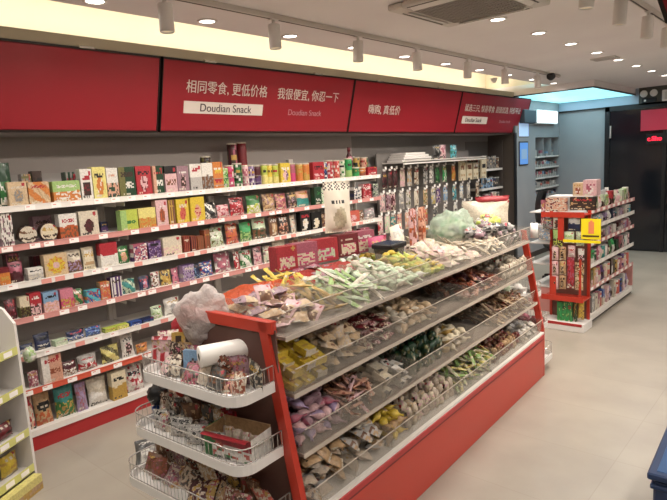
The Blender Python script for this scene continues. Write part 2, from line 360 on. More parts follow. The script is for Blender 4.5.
for k, (y0, lb) in enumerate(sd):
    t = empty('sign_board', (-3.73, y0, 1.99)); t.rotation_euler = (0, TILT, 0); tag(t, lb, 'sign', 'red sign boards over the wall shelves')
    L = 2.13
    b = MB(); b.box(-.035, 0, .006, L-.006, .012, .515, M_sign, .004); b.obj('red_panel', t)
    b = MB(); b.box(-.04, .006, 0, L, 0, .012, M_signdark); b.box(-.04, .004, 0, L, .515, .528, M_signdark)
    b.box(-.04, .004, 0, .006, 0, .52, M_signdark); b.box(-.04, .004, L-.006, L, 0, .52, M_signdark)
    for q in range(2): b.box(-.03, .012, .35+q*1.2, .45+q*1.2, .525, .54, M_steel, .002)
    b.obj('frame', t)
    if k == 1:
        text('相同零食, 更低价格', t, (.003, .20, .335), .102, M_txt, xs=.93)
        b = MB(); b.box(.0, .004, .19, .97, .145, .235, M_txt); b.obj('name_panel', t)
        text('Doudian Snack', t, (.006, .33, .188), .085, M_txtd)
        text('我很便宜, 你忍一下', t, (.003, 1.12, .33), .102, M_txt, xs=.93)
        text('Doudian Snack', t, (.003, 1.27, .18), .072, mat('sign_pale_pink_lettering', 'B98088', rough=.5))
    if k == 2:
        text('嗨购, 真低价', t, (.003, .27, .24), .105, M_txt)
    if k == 3:
        text('就选三只, 惊喜零食', t, (.003, .13, .325), .10, M_txt)
        b = MB(); b.box(.0, .004, .12, .82, .13, .225, M_txt); b.obj('name_panel', t)
        text('Doudian Snack', t, (.006, .2, .175), .075, M_txtd)
        text('超值优选, 特价不止', t, (.003, 1.02, .325), .098, M_txt)
        text('Doudian Snack', t, (.003, 1.2, .17), .06, _M['sign_pale_pink_lettering'])
# ledge above the signs, soffit below
b = MB(); b.box(-3.64, -3.605, .1, 8.72, 2.505, 2.57, M_gold); b.box(-4.15, -3.64, .1, 8.4, 2.515, 2.53, M_gold); struct('trim_4', b)
b = MB(); b.box(XL, -3.76, .1, 8.38, 1.985, 2.0, mat('soffit_grey', '8D8785', rough=.6)); struct('trim_5', b)
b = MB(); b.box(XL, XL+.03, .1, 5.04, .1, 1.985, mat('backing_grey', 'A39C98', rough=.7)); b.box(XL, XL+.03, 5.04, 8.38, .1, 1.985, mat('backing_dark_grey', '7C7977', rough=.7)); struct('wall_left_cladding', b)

# ------------------------------------------------------------------ packaging kit
def art(style, c1, c2, c3, rnd):
    s = rnd.random(); ph = rnd.random(); ac = rnd.choice(['white', 'ivory', 'dbrown', 'gold', 'black', 'red', c2]); title = rnd.random() < .75; tv = rnd.uniform(.74, .84); seal = rnd.random() < .35
    def nz(u, v, k, q=0): return noise.noise(Vector((u*k+s*31, v*k*1.1+ph*31, q)))
    def dash(u, v, v0, v1, n=9, a=.10, z=.90):
        return v0 < v < v1 and a < u < z and (math.sin(u*n*6.3+ph*6)*math.cos(u*n*3.1+s*5+v*60) > -.2)
    def base(u, v):
        if style == 'plain': return c1
        if style == 'label': return c2 if (.56 < v < .62 and .2 < u < .75 and math.sin(u*50) > -.5) or (v > .82 and math.sin(u*44)*math.sin(v*90) > .3) else (c3 if math.hypot(u-.55, (v-.28)*1.2) < .25 else c1)
        if style == 'band': return c2 if v > .72 else (c3 if dash(u, v, .3, .5) else c1)
        if style == 'disc':
            d = math.hypot((u-.5)*1.1, v-.40) + .05*nz(u, v, 9)
            return (c2 if nz(u, v, 8, 3) < .18 else c3) if d < .27 else c1
        if style == 'food': return (c2 if nz(u, v, 8) > -.08 else c3) if v < .5+.1*nz(u, 0, 4) else c1
        if style == 'text': return c2 if dash(u, v, .56, .76) else (c3 if dash(u, v, .2, .34, 6) else c1)
        if style == 'stripe': return c2 if int(u*6+s) % 2 else c1
        if style == 'split': return c1 if v > .5+.12*nz(u, 0, 3) else c2
        if style == 'diag': return c2 if (u+v*1.1+s*.3+.1*nz(u, v, 5)) % .8 < .4 else (c3 if (u*2+v) % .5 < .12 else c1)
        if style == 'mix':
            n = nz(u, v, 6.5, 1); return c1 if n < .06 else (c2 if n < .25 else c3)
        if style == 'panel': return (c2 if nz(u, v, 9) < .15 else c3) if (.16 < u < .84 and .12 < v < .58) else c1
        if style == 'vert': return c2 if u < .35 else (c3 if dash(u, v, .3, .5) else c1)
        if style == 'oval':
            d = math.hypot((u-.55)/.42, (v-.52)/.13); return c2 if d < 1 and not dash(u, v, .49, .55, 6, .25, .85) else ('ivory' if d < 1 else (c3 if v < .35 and nz(u, v, 7) > 0 else c1))
        if style == 'flower':
            d = math.hypot(u-.5, v-.5); a = math.atan2(v-.5, u-.5); return (c2 if nz(u, v, 12) < .2 else 'orange') if .16 < d < .38+.04*math.sin(9*a) else (c3 if d <= .16 else c1)
        return c1
    def f(u, v):
        if style in ('plain', 'oval', 'flower', 'label'): return base(u, v)
        if title and tv-.09 < v < tv+.03 and dash(u, v, 0, 1, 8, .14, .86): return ac
        if .04 < v < .12 and dash(u, v, 0, 1, 12, .1, .6): return 'ivory' if c1 not in ('white', 'ivory', 'cream') else 'dgrey'
        if seal and math.hypot((u-.82)*1.2, v-.88) < .09: return 'red' if c1 not in ('red', 'coral', 'dred') else 'gold'
        return base(u, v)
    return f
def res(n): return max(4, min(22, int(n)))
# every pack is built with its base centre at the origin, front towards +X, width along Y
def carton(w, d, h, A, side, res_=(9, 11)):
    b = MB(); x1, x0 = 0, -d
    b.grid(lambda u, v: (x1, (u-.5)*w, v*h), res_[0], res_[1], lambda u, v: A(u, v), False)
    b.grid(lambda u, v: (x1-d*u, w/2, v*h), 1, 4, lambda u, v: A(.9, v) if side is None else side, False)
    b.grid(lambda u, v: (x0+d*u, -w/2, v*h), 1, 4, lambda u, v: side or A(.1, v), False)
    b.grid(lambda u, v: (x0, (.5-u)*w, v*h), 1, 1, side or A(.5, .5), False)
    b.grid(lambda u, v: (x1-d*v, (u-.5)*w, h), 2, 2, side or A(.5, .95), False)
    b.grid(lambda u, v: (x0+d*v, (u-.5)*w, 0), 1, 1, side or A(.5, .05), False)
    b.box(x0*.5-.0015, x0*.5+.0015, -w*.48, w*.48, h, h+.0012, side or A(.5, .95))      # closing flap seam
    return b
def pouch(w, d, h, A, seed=0, res_=(9, 12), seal=.05, lean=0):
    b = MB()
    def sh(sgn):
        def f(u, v):
            if sgn < 0: u = 1-u
            pv = max(0, min(1, (v-seal)/(1-2*seal))); e = (math.sin(math.pi*pv)**.55 if 0 < pv < 1 else 0)*(max(0, math.sin(math.pi*u))**.6)
            e *= .75+.5*(1-v)
            n = noise.noise(Vector((u*3.3+seed*7.1, v*4.1+seed*3.3, sgn*2)))
            wv = w*(1-.06*math.sin(math.pi*pv)) if pv > 0 else w
            x = sgn*(d/2)*e*(1+.5*n) + .004*math.sin(u*40)*(1 if v < seal or v > 1-seal else 0)
            return (x - d*.5 - lean*v*h, (u-.5)*wv + .01*w*n, max(0, v*h + .02*h*n*(1 if 0 < v < 1 else 0)))
        return f
    b.grid(sh(1), res_[0], res_[1], lambda u, v: A(u, v)); b.grid(sh(-1), 5, 6, lambda u, v: A(.5, v)); return b
def canister(r, h, A, lid, n=14, rows=8):
    b = MB(); prof = [(r*.96, 0), (r, .004)] + [(r, .004+(h-.016)*k/rows) for k in range(1, rows+1)]
    b.lathe([(p[0], p[1]) for p in prof], lambda u, k: A((u*2+.5) % 1, min(.99, k/rows)), n, (-r, 0, 0))
    b.lathe([(r*1.02, h-.012), (r*1.02, h-.002), (r*.9, h), (r*.88, h-.004)], lid, n, (-r, 0, 0)); return b
def tub(r, d, A, rim):        # round tin standing on its edge, disc facing +X
    b = MB(); n = 20
    T = Matrix.Translation((0, 0, r)) @ Matrix.Rotation(R(90), 4, 'Y')
    c = MB(); c.lathe([(r*.94, -d), (r, -d+.004), (r, -.004), (r*.96, 0)], rim, n)
    for k in range(6):
        r0, r1 = r*.94*(k/6), r*.94*((k+1)/6)
        base = len(c.v)
        for i in range(n):
            a = 2*math.pi*i/n; c.v.append((r0*math.cos(a), r0*math.sin(a), .002)); c.v.append((r1*math.cos(a), r1*math.sin(a), .002))
        for i in range(n):
            j = (i+1) % n; a = 2*math.pi*(i+.5)/n; rm = (r0+r1)/2/r
            c.face([base+2*i, base+2*i+1, base+2*j+1, base+2*j], A(.5+.5*rm*math.sin(a), .5-.5*rm*math.cos(a)))
    c.xf(T); return c
def bottle(r, h, A, cap):
    b = MB(); b.lathe([(r*.9, 0), (r, .01), (r, h*.3), (r, h*.55), (r*.75, h*.68), (r*.36, h*.8), (r*.36, h*.86)], lambda u, k: A((u*2+.5) % 1, k/7), 14, (-r, 0, 0))
    b.lathe([(r*.42, h*.86), (r*.42, h), (r*.3, h)], cap, 12, (-r, 0, 0)); return b
def crumple(sx, sy, sz, m, seed=0, amp=.22, nu=20, nv=14, flat=True, knot=False, f=2.6):
    b = MB()
    def g(u, v):
        a = u*2*math.pi; t = v*math.pi; p = Vector((math.sin(t)*math.cos(a), math.sin(t)*math.sin(a), -math.cos(t)))
        q = p*f + Vector((seed*5.3, seed*2.1, seed)); n = noise.noise(q) + .6*noise.noise(q*2.3) + (.35 if amp > .25 else .12)*noise.noise(q*5.1)
        k = 1 + amp*n
        z = p.z*k
        if knot and z > .45: s_ = max(.12, 1-(z-.45)*1.4); p = Vector((p.x*s_, p.y*s_, p.z)); z = z*1.25
        if flat: z = max(z, -.72)
        return (p.x*k*sx, p.y*k*sy, (z+.72)*sz/1.72)
    b.grid(g, nu, nv, m, True, closeu=True); return b

def item(typ, w, d, h, c1, c2, c3, style, seed, rs=(9, 11), lid=None):
    rnd = random.Random(seed); A = art(style, c1, c2, c3, rnd)
    if typ == 'carton': return carton(w, d, h, A, None, rs)
    if typ == 'pouch': return pouch(w, d, h, A, seed, rs)
    if typ == 'canister': return canister(w/2, h, A, lid or 'ivory')
    if typ == 'tub': return tub(min(w, h)/2, min(d, .06), A, c3)
    if typ == 'bottle': return bottle(w/2, h, A, lid or c2)
    raise KeyError(typ)
PALN = {'lpink': 'light pink', 'lgrey': 'light grey', 'dgrey': 'dark grey', 'dbrown': 'dark brown', 'dgreen': 'dark green', 'bgreen': 'bright green', 'lblue': 'light blue', 'pgreen': 'pale green', 'lpurple': 'lilac', 'dred': 'dark red'}
NAMES = {'carton': ('snack_carton', 'box'), 'pouch': ('snack_pouch', 'snack bag'), 'canister': ('snack_canister', 'canister'), 'tub': ('round_tin', 'tin'), 'bottle': ('drink_bottle', 'bottle')}
KIND_WORD = {'carton': 'box', 'pouch': 'bag', 'canister': 'canister', 'tub': 'tin', 'bottle': 'bottle'}

# ------------------------------------------------------------------ wall shelving
XF = -3.73
LIP = [(1.512, 'w'), (1.275, 'p'), (1.044, 'w'), (.822, 'p'), (.587, 'w'), (.362, 'o')]
SHN = ['top', 'second', 'third', 'fourth', 'fifth', 'sixth', 'bottom']
bay = empty('wall_shelf_unit')
BW = 1.0
b = MB(); b.box(-.385, -.375, 0, BW, .1, 1.74, M_shelfback); b.obj('back_panel', bay)
for y in (0, BW-.03):
    b = MB(); b.box(-.385, -.345, y, y+.03, 0, 1.76, M_shelf, .003)
    b.obj('upright', bay)
for z, cc in LIP:
    b = MB(); b.box(-.37, -.004, .005, BW-.005, z+.022, z+.036, M_shelf)
    for y in (.02, BW-.05):
        b.box(-.36, -.03, y, y+.004, z-.03, z+.022, M_shelf)
    sh = b.obj('shelf', bay)
    b = MB(); b.box(-.006, 0, 0, BW, z+.004, z+.040, M_rail[cc]); b.box(-.002, .003, 0, BW, z+.036, z+.042, M_rail[cc])
    rr = random.Random(int(z*1000)); y = .03
    while y < BW-.08:
        b.box(-.001, .002, y, y+.062, z+.006, z+.036, M_tag if cc != 'w' or rr.random() < .75 else M_tagred); b.box(.0015, .0024, y+.01, y+.030, z+.024, z+.030, M_tagred); y += rr.choice([.085, .12, .16, .2])
    b.obj('price_rail', sh)
b = MB(); b.box(-.37, 0, 0, BW, .115, .13, M_shelf); b.box(0, .006, 0, BW, .095, .135, M_rail['w']); b.obj('base_shelf', bay)
b = MB(); b.box(-.37, -.002, .0, BW, 0, .094, M_kick); b.obj('kick_panel', bay)
bays = []
for k in range(4):
    o = bay if k == 0 else copy_tree(bay); o.location = (XF, 1.03+k*BW, 0); bays.append(o)
    tag(o, ['white wall shelf unit with red kick panel, nearest, behind the low corner rack', 'white wall shelf unit with red kick panel, second from the left', 'white wall shelf unit behind the wire end baskets, third from left', 'white wall shelf unit behind the red packs, farthest of four'][k], 'shelf unit', 'shelf units on the left wall')
b = MB()
for z in (1.555+.02, 1.555+.075): b.tube([(XF-.006, y_for(214, XF, 1.57), z), (XF-.006, y_for(262, XF, 1.57), z)], .002, M_steel, 5)
for px in (214, 230, 246, 262): b.tube([(XF-.006, y_for(px, XF, 1.57), 1.557), (XF-.006, y_for(px, XF, 1.57), 1.63)], .002, M_steel, 5)
tag(b.obj('wire_guard'), 'thin wire guard along the top wall shelf before the canisters', 'wire guard')

_prev = {}
_seed = [100]
def shelf_item(n, x0, x1, yt, typ, c1, c2, c3, style, desc, d=None, row=0, flat=False, h=None):
    """n: shelf index (6 = base); x0..x1 columns and yt top row as seen; row: 0 front, 1 back"""
    zb = (LIP[n][0]+.037) if n < 6 else .131
    X = XF - .012 - row*.13
    ya, yb = y_for(x0, X, zb+.03), y_for(x1, X, zb+.03)
    yb = min(yb, 5.02); ya = min(ya, yb-.05) if yb >= 5.02 else ya
    w = max(.02, (yb-ya)*.94)
    zt = z_for(yt, X, (ya+yb)/2)
    h = h or max(.03, zt - zb); h = min(h, .43 if n == 0 else (.20 if n < 6 else .24))
    if row == 1 and h < .05: h = .16
    _seed[0] += 1
    if d is None: d = {'carton': .06, 'pouch': min(.07, w*.5), 'canister': w, 'tub': .05, 'bottle': w}[typ]
    if typ in ('canister', 'bottle'): w = min(w, .085)
    px = x1-x0
    m = item(typ, w, d, h, c1, c2, c3, style, _seed[0], (res(px*.95), res(px*1.1) if px > 12 else 14))
    tilt = 0
    if typ == 'pouch': tilt = random.uniform(-.14, -.05)
    o = m.obj(NAMES[typ][0], None, (X - (.02 if typ == 'pouch' else 0), (ya+yb)/2, zb), (0, tilt, random.uniform(-.05, .05)))
    kw = KIND_WORD[typ]; key = (n, row)
    prev = _prev.get(key)
    lab = f'{desc} {kw} on the {SHN[n]} wall shelf'
    if row: lab = f'{desc} {kw} in the back row of the {SHN[n]} wall shelf'
    else:
        lab += f', right of the {prev}' if prev else ', at its left end'
    tag(o, lab, NAMES[typ][1], f'goods on the {SHN[n]} wall shelf')
    _prev[key] = f'{" ".join(desc.split()[:2])} {kw}'
    return o
S = shelf_item
# top shelf
S(0, 0, 18, 162, 'pouch', 'dgreen', 'green', 'white', 'panel', 'large dark green')
S(0, 9, 29, 182, 'carton', 'ltan', 'grey', 'tan', 'disc', 'tan grey-picture')
S(0, 29, 51, 182, 'carton', 'ltan', 'orange', 'tan', 'diag', 'orange swirl')
S(0, 24, 34, 174, 'carton', 'olive', 'grey', 'tan', 'mix', 'olive', row=1)
S(0, 35, 45, 171, 'carton', 'dbrown', 'black', 'gold', 'disc', 'small black', row=1)
S(0, 53, 82, 181, 'carton', 'lgreen', 'orange', 'white', 'food', 'wide lime green')
S(0, 67, 79, 172, 'carton', 'dgreen', 'grey', 'white', 'stripe', 'dark green striped', row=1)
S(0, 82, 94, 169, 'carton', 'white', 'dbrown', 'dred', 'panel', 'white dark-print')
S(0, 94, 108, 167, 'carton', 'lyellow', 'orange', 'white', 'disc', 'yellow and peach')
S(0, 108, 120, 168, 'carton', 'white', 'peach', 'dgreen', 'food', 'white peach')
S(0, 120, 137, 167, 'carton', 'dgreen', 'olive', 'white', 'vert', 'dark green white-lettered')
S(0, 137, 153, 166, 'carton', 'red', 'lpink', 'dred', 'disc', 'maroon red')
S(0, 154, 165, 166, 'carton', 'dgreen', 'peach', 'white', 'vert', 'green and peach')
S(0, 166, 178, 166, 'carton', 'lpink', 'black', 'brown', 'band', 'pinkish black-badge')
S(0, 178, 190, 166, 'carton', 'mauve', 'dbrown', 'lpink', 'disc', 'mauve face-print')
S(0, 191, 203, 164, 'carton', 'white', 'lgrey', 'lgrey', 'food', 'white sketch-print')
S(0, 203, 214, 163, 'carton', 'white', 'brown', 'grey', 'food', 'plain white')
S(0, 214, 224, 162, 'carton', 'orange', 'yellow', 'red', 'text', 'bright orange')
S(0, 224, 229, 168, 'carton', 'lgreen', 'green', 'white', 'mix', 'thin green')
S(0, 229, 237, 165, 'canister', 'hpink', 'red', 'white', 'mix', 'pink speckled', lid=None) if False else S(0, 229, 237, 165, 'canister', 'hpink', 'red', 'white', 'mix', 'pink speckled')
S(0, 237, 245, 163, 'canister', 'green', 'dgreen', 'white', 'mix', 'dark green')
S(0, 245, 251, 165, 'canister', 'lpink', 'rose', 'white', 'mix', 'pale pink')
S(0, 251, 257, 165, 'canister', 'purple', 'white', 'lpurple', 'mix', 'purple white-print')
S(0, 257, 263, 165, 'canister', 'maroon', 'purple', 'rose', 'split', 'deep maroon')
S(0, 205, 216, 156, 'canister', 'dbrown', 'olive', 'black', 'mix', 'squat dark', row=1)
S(0, 233, 242, 143, 'canister', 'maroon', 'dbrown', 'rose', 'mix', 'tall dark maroon', row=1)
S(0, 242, 252, 142, 'canister', 'dred', 'red', 'maroon', 'split', 'tall dark red', row=1)
for k, (a, c, dd) in enumerate([(264, 'lime', 'narrow lime yellow'), (269, 'yellow', 'yellow green-print'), (275, 'lime', 'thin yellow-green')]):
    S(0, a, a+5.5, 164, 'canister', c, 'lyellow', 'green', 'split', dd)
S(0, 281, 291, 163, 'carton', 'yellow', 'lpink', 'purple', 'disc', 'yellow pink-spotted')
S(0, 291, 298, 163, 'canister', 'rose', 'hpink', 'white', 'split', 'rose pink')
S(0, 299, 305, 163, 'canister', 'gold', 'orange', 'white', 'split', 'amber')
S(0, 305, 312, 163, 'canister', 'orange', 'gold', 'white', 'split', 'light orange')
S(0, 313, 325, 162, 'carton', 'red', 'dred', 'lpink', 'text', 'square red')
S(0, 325, 329, 162, 'canister', 'navy', 'white', 'blue', 'mix', 'thin navy')
S(0, 329, 335, 160, 'canister', 'red', 'lpink', 'white', 'mix', 'red pink-print')
S(0, 336, 342, 160, 'canister', 'coral', 'red', 'white', 'mix', 'coral red')
S(0, 342, 347, 160, 'canister', 'pgreen', 'white', 'green', 'mix', 'pale green')
S(0, 348, 355, 158, 'canister', 'bgreen', 'lgreen', 'dgreen', 'split', 'bright green')
S(0, 350, 356, 147, 'bottle', 'maroon', 'dred', 'pink', 'band', 'maroon capped', row=1)
S(0, 355, 362, 167, 'canister', 'green', 'bgreen', 'white', 'split', 'short green')
S(0, 362, 368, 167, 'canister', 'orange', 'rust', 'white', 'split', 'short orange')
S(0, 368, 377, 167, 'carton', 'red', 'dred', 'white', 'text', 'short red')
S(0, 356, 363, 157, 'canister', 'gold', 'lime', 'dgreen', 'mix', 'gold green', row=1)
S(0, 364, 370, 157, 'canister', 'peach', 'rust', 'red', 'mix', 'peach rust', row=1)
S(0, 371, 377, 157, 'canister', 'dgreen', 'green', 'lgreen', 'mix', 'mossy green', row=1)
# second shelf
S(1, 2, 15, 212, 'carton', 'white', 'dbrown', 'mauve', 'mix', 'cow-print white')
S(1, 18, 39, 226, 'tub', 'ivory', 'brown', 'dbrown', 'text', 'round cream left')
S(1, 39, 60, 223, 'tub', 'cream', 'gold', 'dbrown', 'text', 'round cream right')
S(1, 60, 79, 214, 'carton', 'white', 'dorange', 'brown', 'food', 'white and orange biscuit')
S(1, 80, 100, 211, 'carton', 'ivory', 'maroon', 'dbrown', 'disc', 'ivory cocoa-ball')
S(1, 34, 54, 216, 'carton', 'mauve', 'brown', 'ivory', 'text', 'flat mauve', row=1)
S(1, 101, 108, 222, 'carton', 'navy', 'purple', 'black', 'split', 'low navy', row=1)
S(1, 121, 139, 210, 'carton', 'lime', 'lgreen', 'green', 'vert', 'lime green oat')
S(1, 139, 157, 208, 'carton', 'lyellow', 'gold', 'orange', 'food', 'golden wafer')
S(1, 157, 169, 200, 'carton', 'lpink', 'rust', 'dorange', 'disc', 'pink ball-print')
S(1, 170, 176, 200, 'carton', 'brown', 'gold', 'dbrown', 'stripe', 'narrow brown spine')
S(1, 177, 190, 199, 'carton', 'yellow', 'coral', 'red', 'disc', 'yellow red-bird')
S(1, 191, 206, 197, 'carton', 'yellow', 'peach', 'red', 'disc', 'yellow peach-oval')
S(1, 207, 221, 202, 'pouch', 'white', 'black', 'dgrey', 'diag', 'black and white striped')
S(1, 221, 234, 204, 'pouch', 'lpink', 'red', 'rose', 'mix', 'pink and red')
S(1, 234, 249, 197, 'pouch', 'red', 'lpink', 'dred', 'mix', 'crimson')
S(1, 251, 265, 195, 'pouch', 'green', 'lime', 'white', 'food', 'green lime-print')
S(1, 267, 280, 193, 'pouch', 'tan', 'brown', 'mauve', 'mix', 'brown tan')
S(1, 280, 291, 193, 'pouch', 'rose', 'peach', 'brown', 'mix', 'dusty rose')
S(1, 292, 301, 192, 'pouch', 'dbrown', 'mauve', 'tan', 'mix', 'dark brown')
S(1, 301, 314, 190, 'pouch', 'peach', 'teal', 'cyan', 'split', 'peach and teal')
S(1, 315, 322, 187, 'carton', 'dgreen', 'green', 'white', 'text', 'narrow dark green')
S(1, 323, 330, 188, 'pouch', 'pgreen', 'white', 'green', 'mix', 'pale green-white')
S(1, 332, 344, 187, 'pouch', 'mauve', 'maroon', 'dbrown', 'mix', 'mauve half-hidden')
S(1, 345, 353, 187, 'pouch', 'maroon', 'dbrown', 'rose', 'mix', 'wine red')
S(1, 354, 362, 187, 'carton', 'white', 'dgrey', 'navy', 'mix', 'white navy-print')
S(1, 363, 372, 184, 'carton', 'red', 'lpink', 'dred', 'mix', 'red patterned')
S(1, 373, 379, 184, 'carton', 'grey', 'pgreen', 'dgreen', 'mix', 'grey green')
# third shelf
S(2, 0, 11, 268, 'carton', 'orange', 'dred', 'gold', 'band', 'orange red-topped')
S(2, 12, 27, 262, 'pouch', 'rose', 'maroon', 'orange', 'split', 'maroon lozenge')
S(2, 8, 22, 254, 'carton', 'maroon', 'dbrown', 'rose', 'mix', 'dark wine', row=1)
S(2, 34, 44, 256, 'carton', 'dred', 'maroon', 'brown', 'stripe', 'dark red ribbed', row=1)
S(2, 28, 44, 268, 'carton', 'white', 'lgrey', 'ivory', 'food', 'white plain')
S(2, 45, 69, 254, 'carton', 'ltan', 'yellow', 'lpink', 'flower', 'tan yellow-wreath')
S(2, 70, 86, 250, 'pouch', 'ivory', 'brown', 'lpurple', 'food', 'ivory window')
S(2, 86, 99, 247, 'pouch', 'cream', 'gold', 'tan', 'text', 'cream gold-lettered')
S(2, 101, 119, 243, 'carton', 'red', 'white', 'lgreen', 'split', 'red over white')
S(2, 120, 133, 246, 'pouch', 'green', 'peach', 'gold', 'disc', 'green peach-centre')
S(2, 134, 148, 244, 'carton', 'rose', 'white', 'purple', 'mix', 'rose doodle')
S(2, 149, 162, 241, 'carton', 'purple', 'lpurple', 'maroon', 'mix', 'purple doodle')
S(2, 163, 183, 237, 'carton', 'ivory', 'cream', 'lpink', 'food', 'ivory pastry-photo')
for a, c, dd in [(184, 'dred', 'slim dark red'), (191, 'maroon', 'slim maroon'), (198, 'brown', 'slim brown-red')]:
    S(2, a, a+6.5, 236, 'carton', c, 'rust', 'dbrown', 'stripe', dd)
S(2, 205, 211, 230, 'carton', 'rust', 'brown', 'peach', 'stripe', 'rust brown')
S(2, 212, 229, 227, 'pouch', 'pgreen', 'white', 'olive', 'mix', 'pale green nut')
S(2, 230, 243, 223, 'pouch', 'coral', 'orange', 'dred', 'mix', 'coral chili')
S(2, 244, 256, 222, 'pouch', 'bgreen', 'lgreen', 'green', 'food', 'vivid green')
S(2, 257, 271, 218, 'pouch', 'pgreen', 'brown', 'dgreen', 'food', 'green-white dumpling')
S(2, 273, 282, 216, 'pouch', 'brown', 'tan', 'ivory', 'disc', 'brown tan-spot')
S(2, 283, 293, 214, 'pouch', 'dbrown', 'peach', 'rust', 'mix', 'dark brown meat')
S(2, 294, 299, 215, 'pouch', 'ivory', 'lgrey', 'peach', 'mix', 'slim ivory')
S(2, 301, 311, 212, 'carton', 'black', 'white', 'cream', 'disc', 'black oval-print')
S(2, 312, 322, 212, 'carton', 'black', 'cream', 'white', 'disc', 'second black')
S(2, 326, 345, 212, 'pouch', 'brown', 'tan', 'maroon', 'mix', 'brown half-hidden')
S(2, 347, 360, 211, 'carton', 'coral', 'lpink', 'red', 'disc', 'square coral red')
S(2, 361, 368, 210, 'pouch', 'brown', 'tan', 'white', 'mix', 'small tan-brown')
S(2, 369, 379, 208, 'pouch', 'grey', 'mauve', 'white', 'mix', 'grey mauve')
# fourth shelf
S(3, 8, 20, 300, 'pouch', 'maroon', 'rose', 'dred', 'mix', 'wine-dark')
S(3, 21, 31, 297, 'carton', 'cream', 'dbrown', 'olive', 'food', 'cream cocoa')
S(3, 31, 43, 293, 'carton', 'red', 'lpink', 'dbrown', 'food', 'red biscuit')
S(3, 44, 60, 292, 'carton', 'lblue', 'lpink', 'peach', 'food', 'light blue candy')
S(3, 61, 75, 289, 'carton', 'pink', 'gold', 'hpink', 'food', 'pink candy')
S(3, 75, 87, 289, 'pouch', 'tan', 'green', 'hpink', 'diag', 'tan and green')
S(3, 87, 101, 290, 'carton', 'blue', 'cyan', 'orange', 'diag', 'blue cyan-print')
S(3, 101, 111, 282, 'carton', 'coral', 'orange', 'tan', 'mix', 'orange-red')
S(3, 112, 123, 277, 'carton', 'white', 'purple', 'dred', 'stripe', 'white purple-striped')
S(3, 124, 140, 279, 'pouch', 'pgreen', 'teal', 'navy', 'diag', 'pale green crescent')
S(3, 142, 153, 276, 'pouch', 'navy', 'pink', 'lblue', 'disc', 'navy and pink')
S(3, 154, 163, 272, 'pouch', 'white', 'brown', 'rose', 'mix', 'white and brown')
S(3, 164, 175, 270, 'pouch', 'gold', 'lyellow', 'dbrown', 'mix', 'gold-yellow')
S(3, 175, 182, 268, 'pouch', 'pink', 'rose', 'purple', 'mix', 'slim pink')
S(3, 183, 195, 265, 'carton', 'lpurple', 'purple', 'lgrey', 'mix', 'lavender doodle')
S(3, 196, 203, 264, 'pouch', 'navy', 'lblue', 'black', 'mix', 'deep navy')
S(3, 204, 217, 261, 'pouch', 'blue', 'white', 'red', 'mix', 'blue-red')
S(3, 219, 236, 252, 'pouch', 'rose', 'mauve', 'white', 'mix', 'rose peanut')
S(3, 237, 243, 252, 'pouch', 'red', 'dred', 'white', 'mix', 'slim scarlet')
S(3, 244, 256, 250, 'pouch', 'green', 'white', 'pgreen', 'diag', 'green and white')
S(3, 257, 266, 247, 'pouch', 'lpink', 'mauve', 'rose', 'mix', 'light pink')
S(3, 267, 276, 246, 'pouch', 'ivory', 'pgreen', 'mauve', 'mix', 'ivory sesame')
S(3, 277, 291, 240, 'pouch', 'ivory', 'lpink', 'rose', 'food', 'ivory and pink')
S(3, 294, 304, 240, 'pouch', 'brown', 'dred', 'tan', 'mix', 'brown roast')
S(3, 306, 318, 238, 'pouch', 'tan', 'maroon', 'ivory', 'mix', 'tan half-hidden')
S(3, 348, 360, 228, 'pouch', 'lgrey', 'rose', 'brown', 'mix', 'light grey')
S(3, 361, 370, 228, 'carton', 'rose', 'white', 'maroon', 'mix', 'rose white-print')
# fifth shelf
S(4, 22, 36, 345, 'pouch', 'navy', 'white', 'lblue', 'food', 'navy and white')
S(4, 37, 54, 334, 'pouch', 'navy', 'black', 'white', 'text', 'dark navy')
S(4, 55, 68, 340, 'carton', 'pgreen', 'grey', 'white', 'text', 'grey-green low')
S(4, 69, 88, 331, 'pouch', 'navy', 'blue', 'white', 'food', 'navy-blue')
S(4, 88, 104, 327, 'pouch', 'blue', 'lblue', 'navy', 'mix', 'royal blue')
S(4, 105, 117, 333, 'carton', 'lime', 'olive', 'lyellow', 'mix', 'flat lime')
S(4, 117, 129, 331, 'carton', 'lyellow', 'lime', 'olive', 'mix', 'flat yellow-green')
S(4, 130, 142, 322, 'carton', 'blue', 'navy', 'white', 'text', 'flat blue')
S(4, 142, 154, 320, 'carton', 'navy', 'blue', 'lblue', 'text', 'flat navy')
S(4, 154, 166, 306, 'pouch', 'pgreen', 'lgreen', 'white', 'food', 'pale green-grey')
S(4, 168, 185, 298, 'pouch', 'white', 'grey', 'lgrey', 'disc', 'white cartoon-print')
S(4, 190, 202, 298, 'pouch', 'dred', 'brown', 'lpink', 'mix', 'dark red half-hidden')
# sixth shelf
S(5, 31, 42, 372, 'pouch', 'rose', 'white', 'lpink', 'mix', 'rose film')
S(5, 43, 64, 355, 'carton', 'peach', 'white', 'rust', 'vert', 'peach-tan tall')
S(5, 65, 80, 362, 'pouch', 'maroon', 'white', 'brown', 'food', 'maroon white-foot')
S(5, 81, 101, 355, 'pouch', 'lgrey', 'red', 'white', 'food', 'grey red-print')
S(5, 105, 124, 346, 'pouch', 'olive', 'lyellow', 'dbrown', 'diag', 'olive and yellow')
S(5, 125, 138, 335, 'pouch', 'white', 'dbrown', 'lpink', 'disc', 'white rabbit-eared')
S(5, 139, 151, 344, 'pouch', 'orange', 'gold', 'rust', 'mix', 'orange-gold')
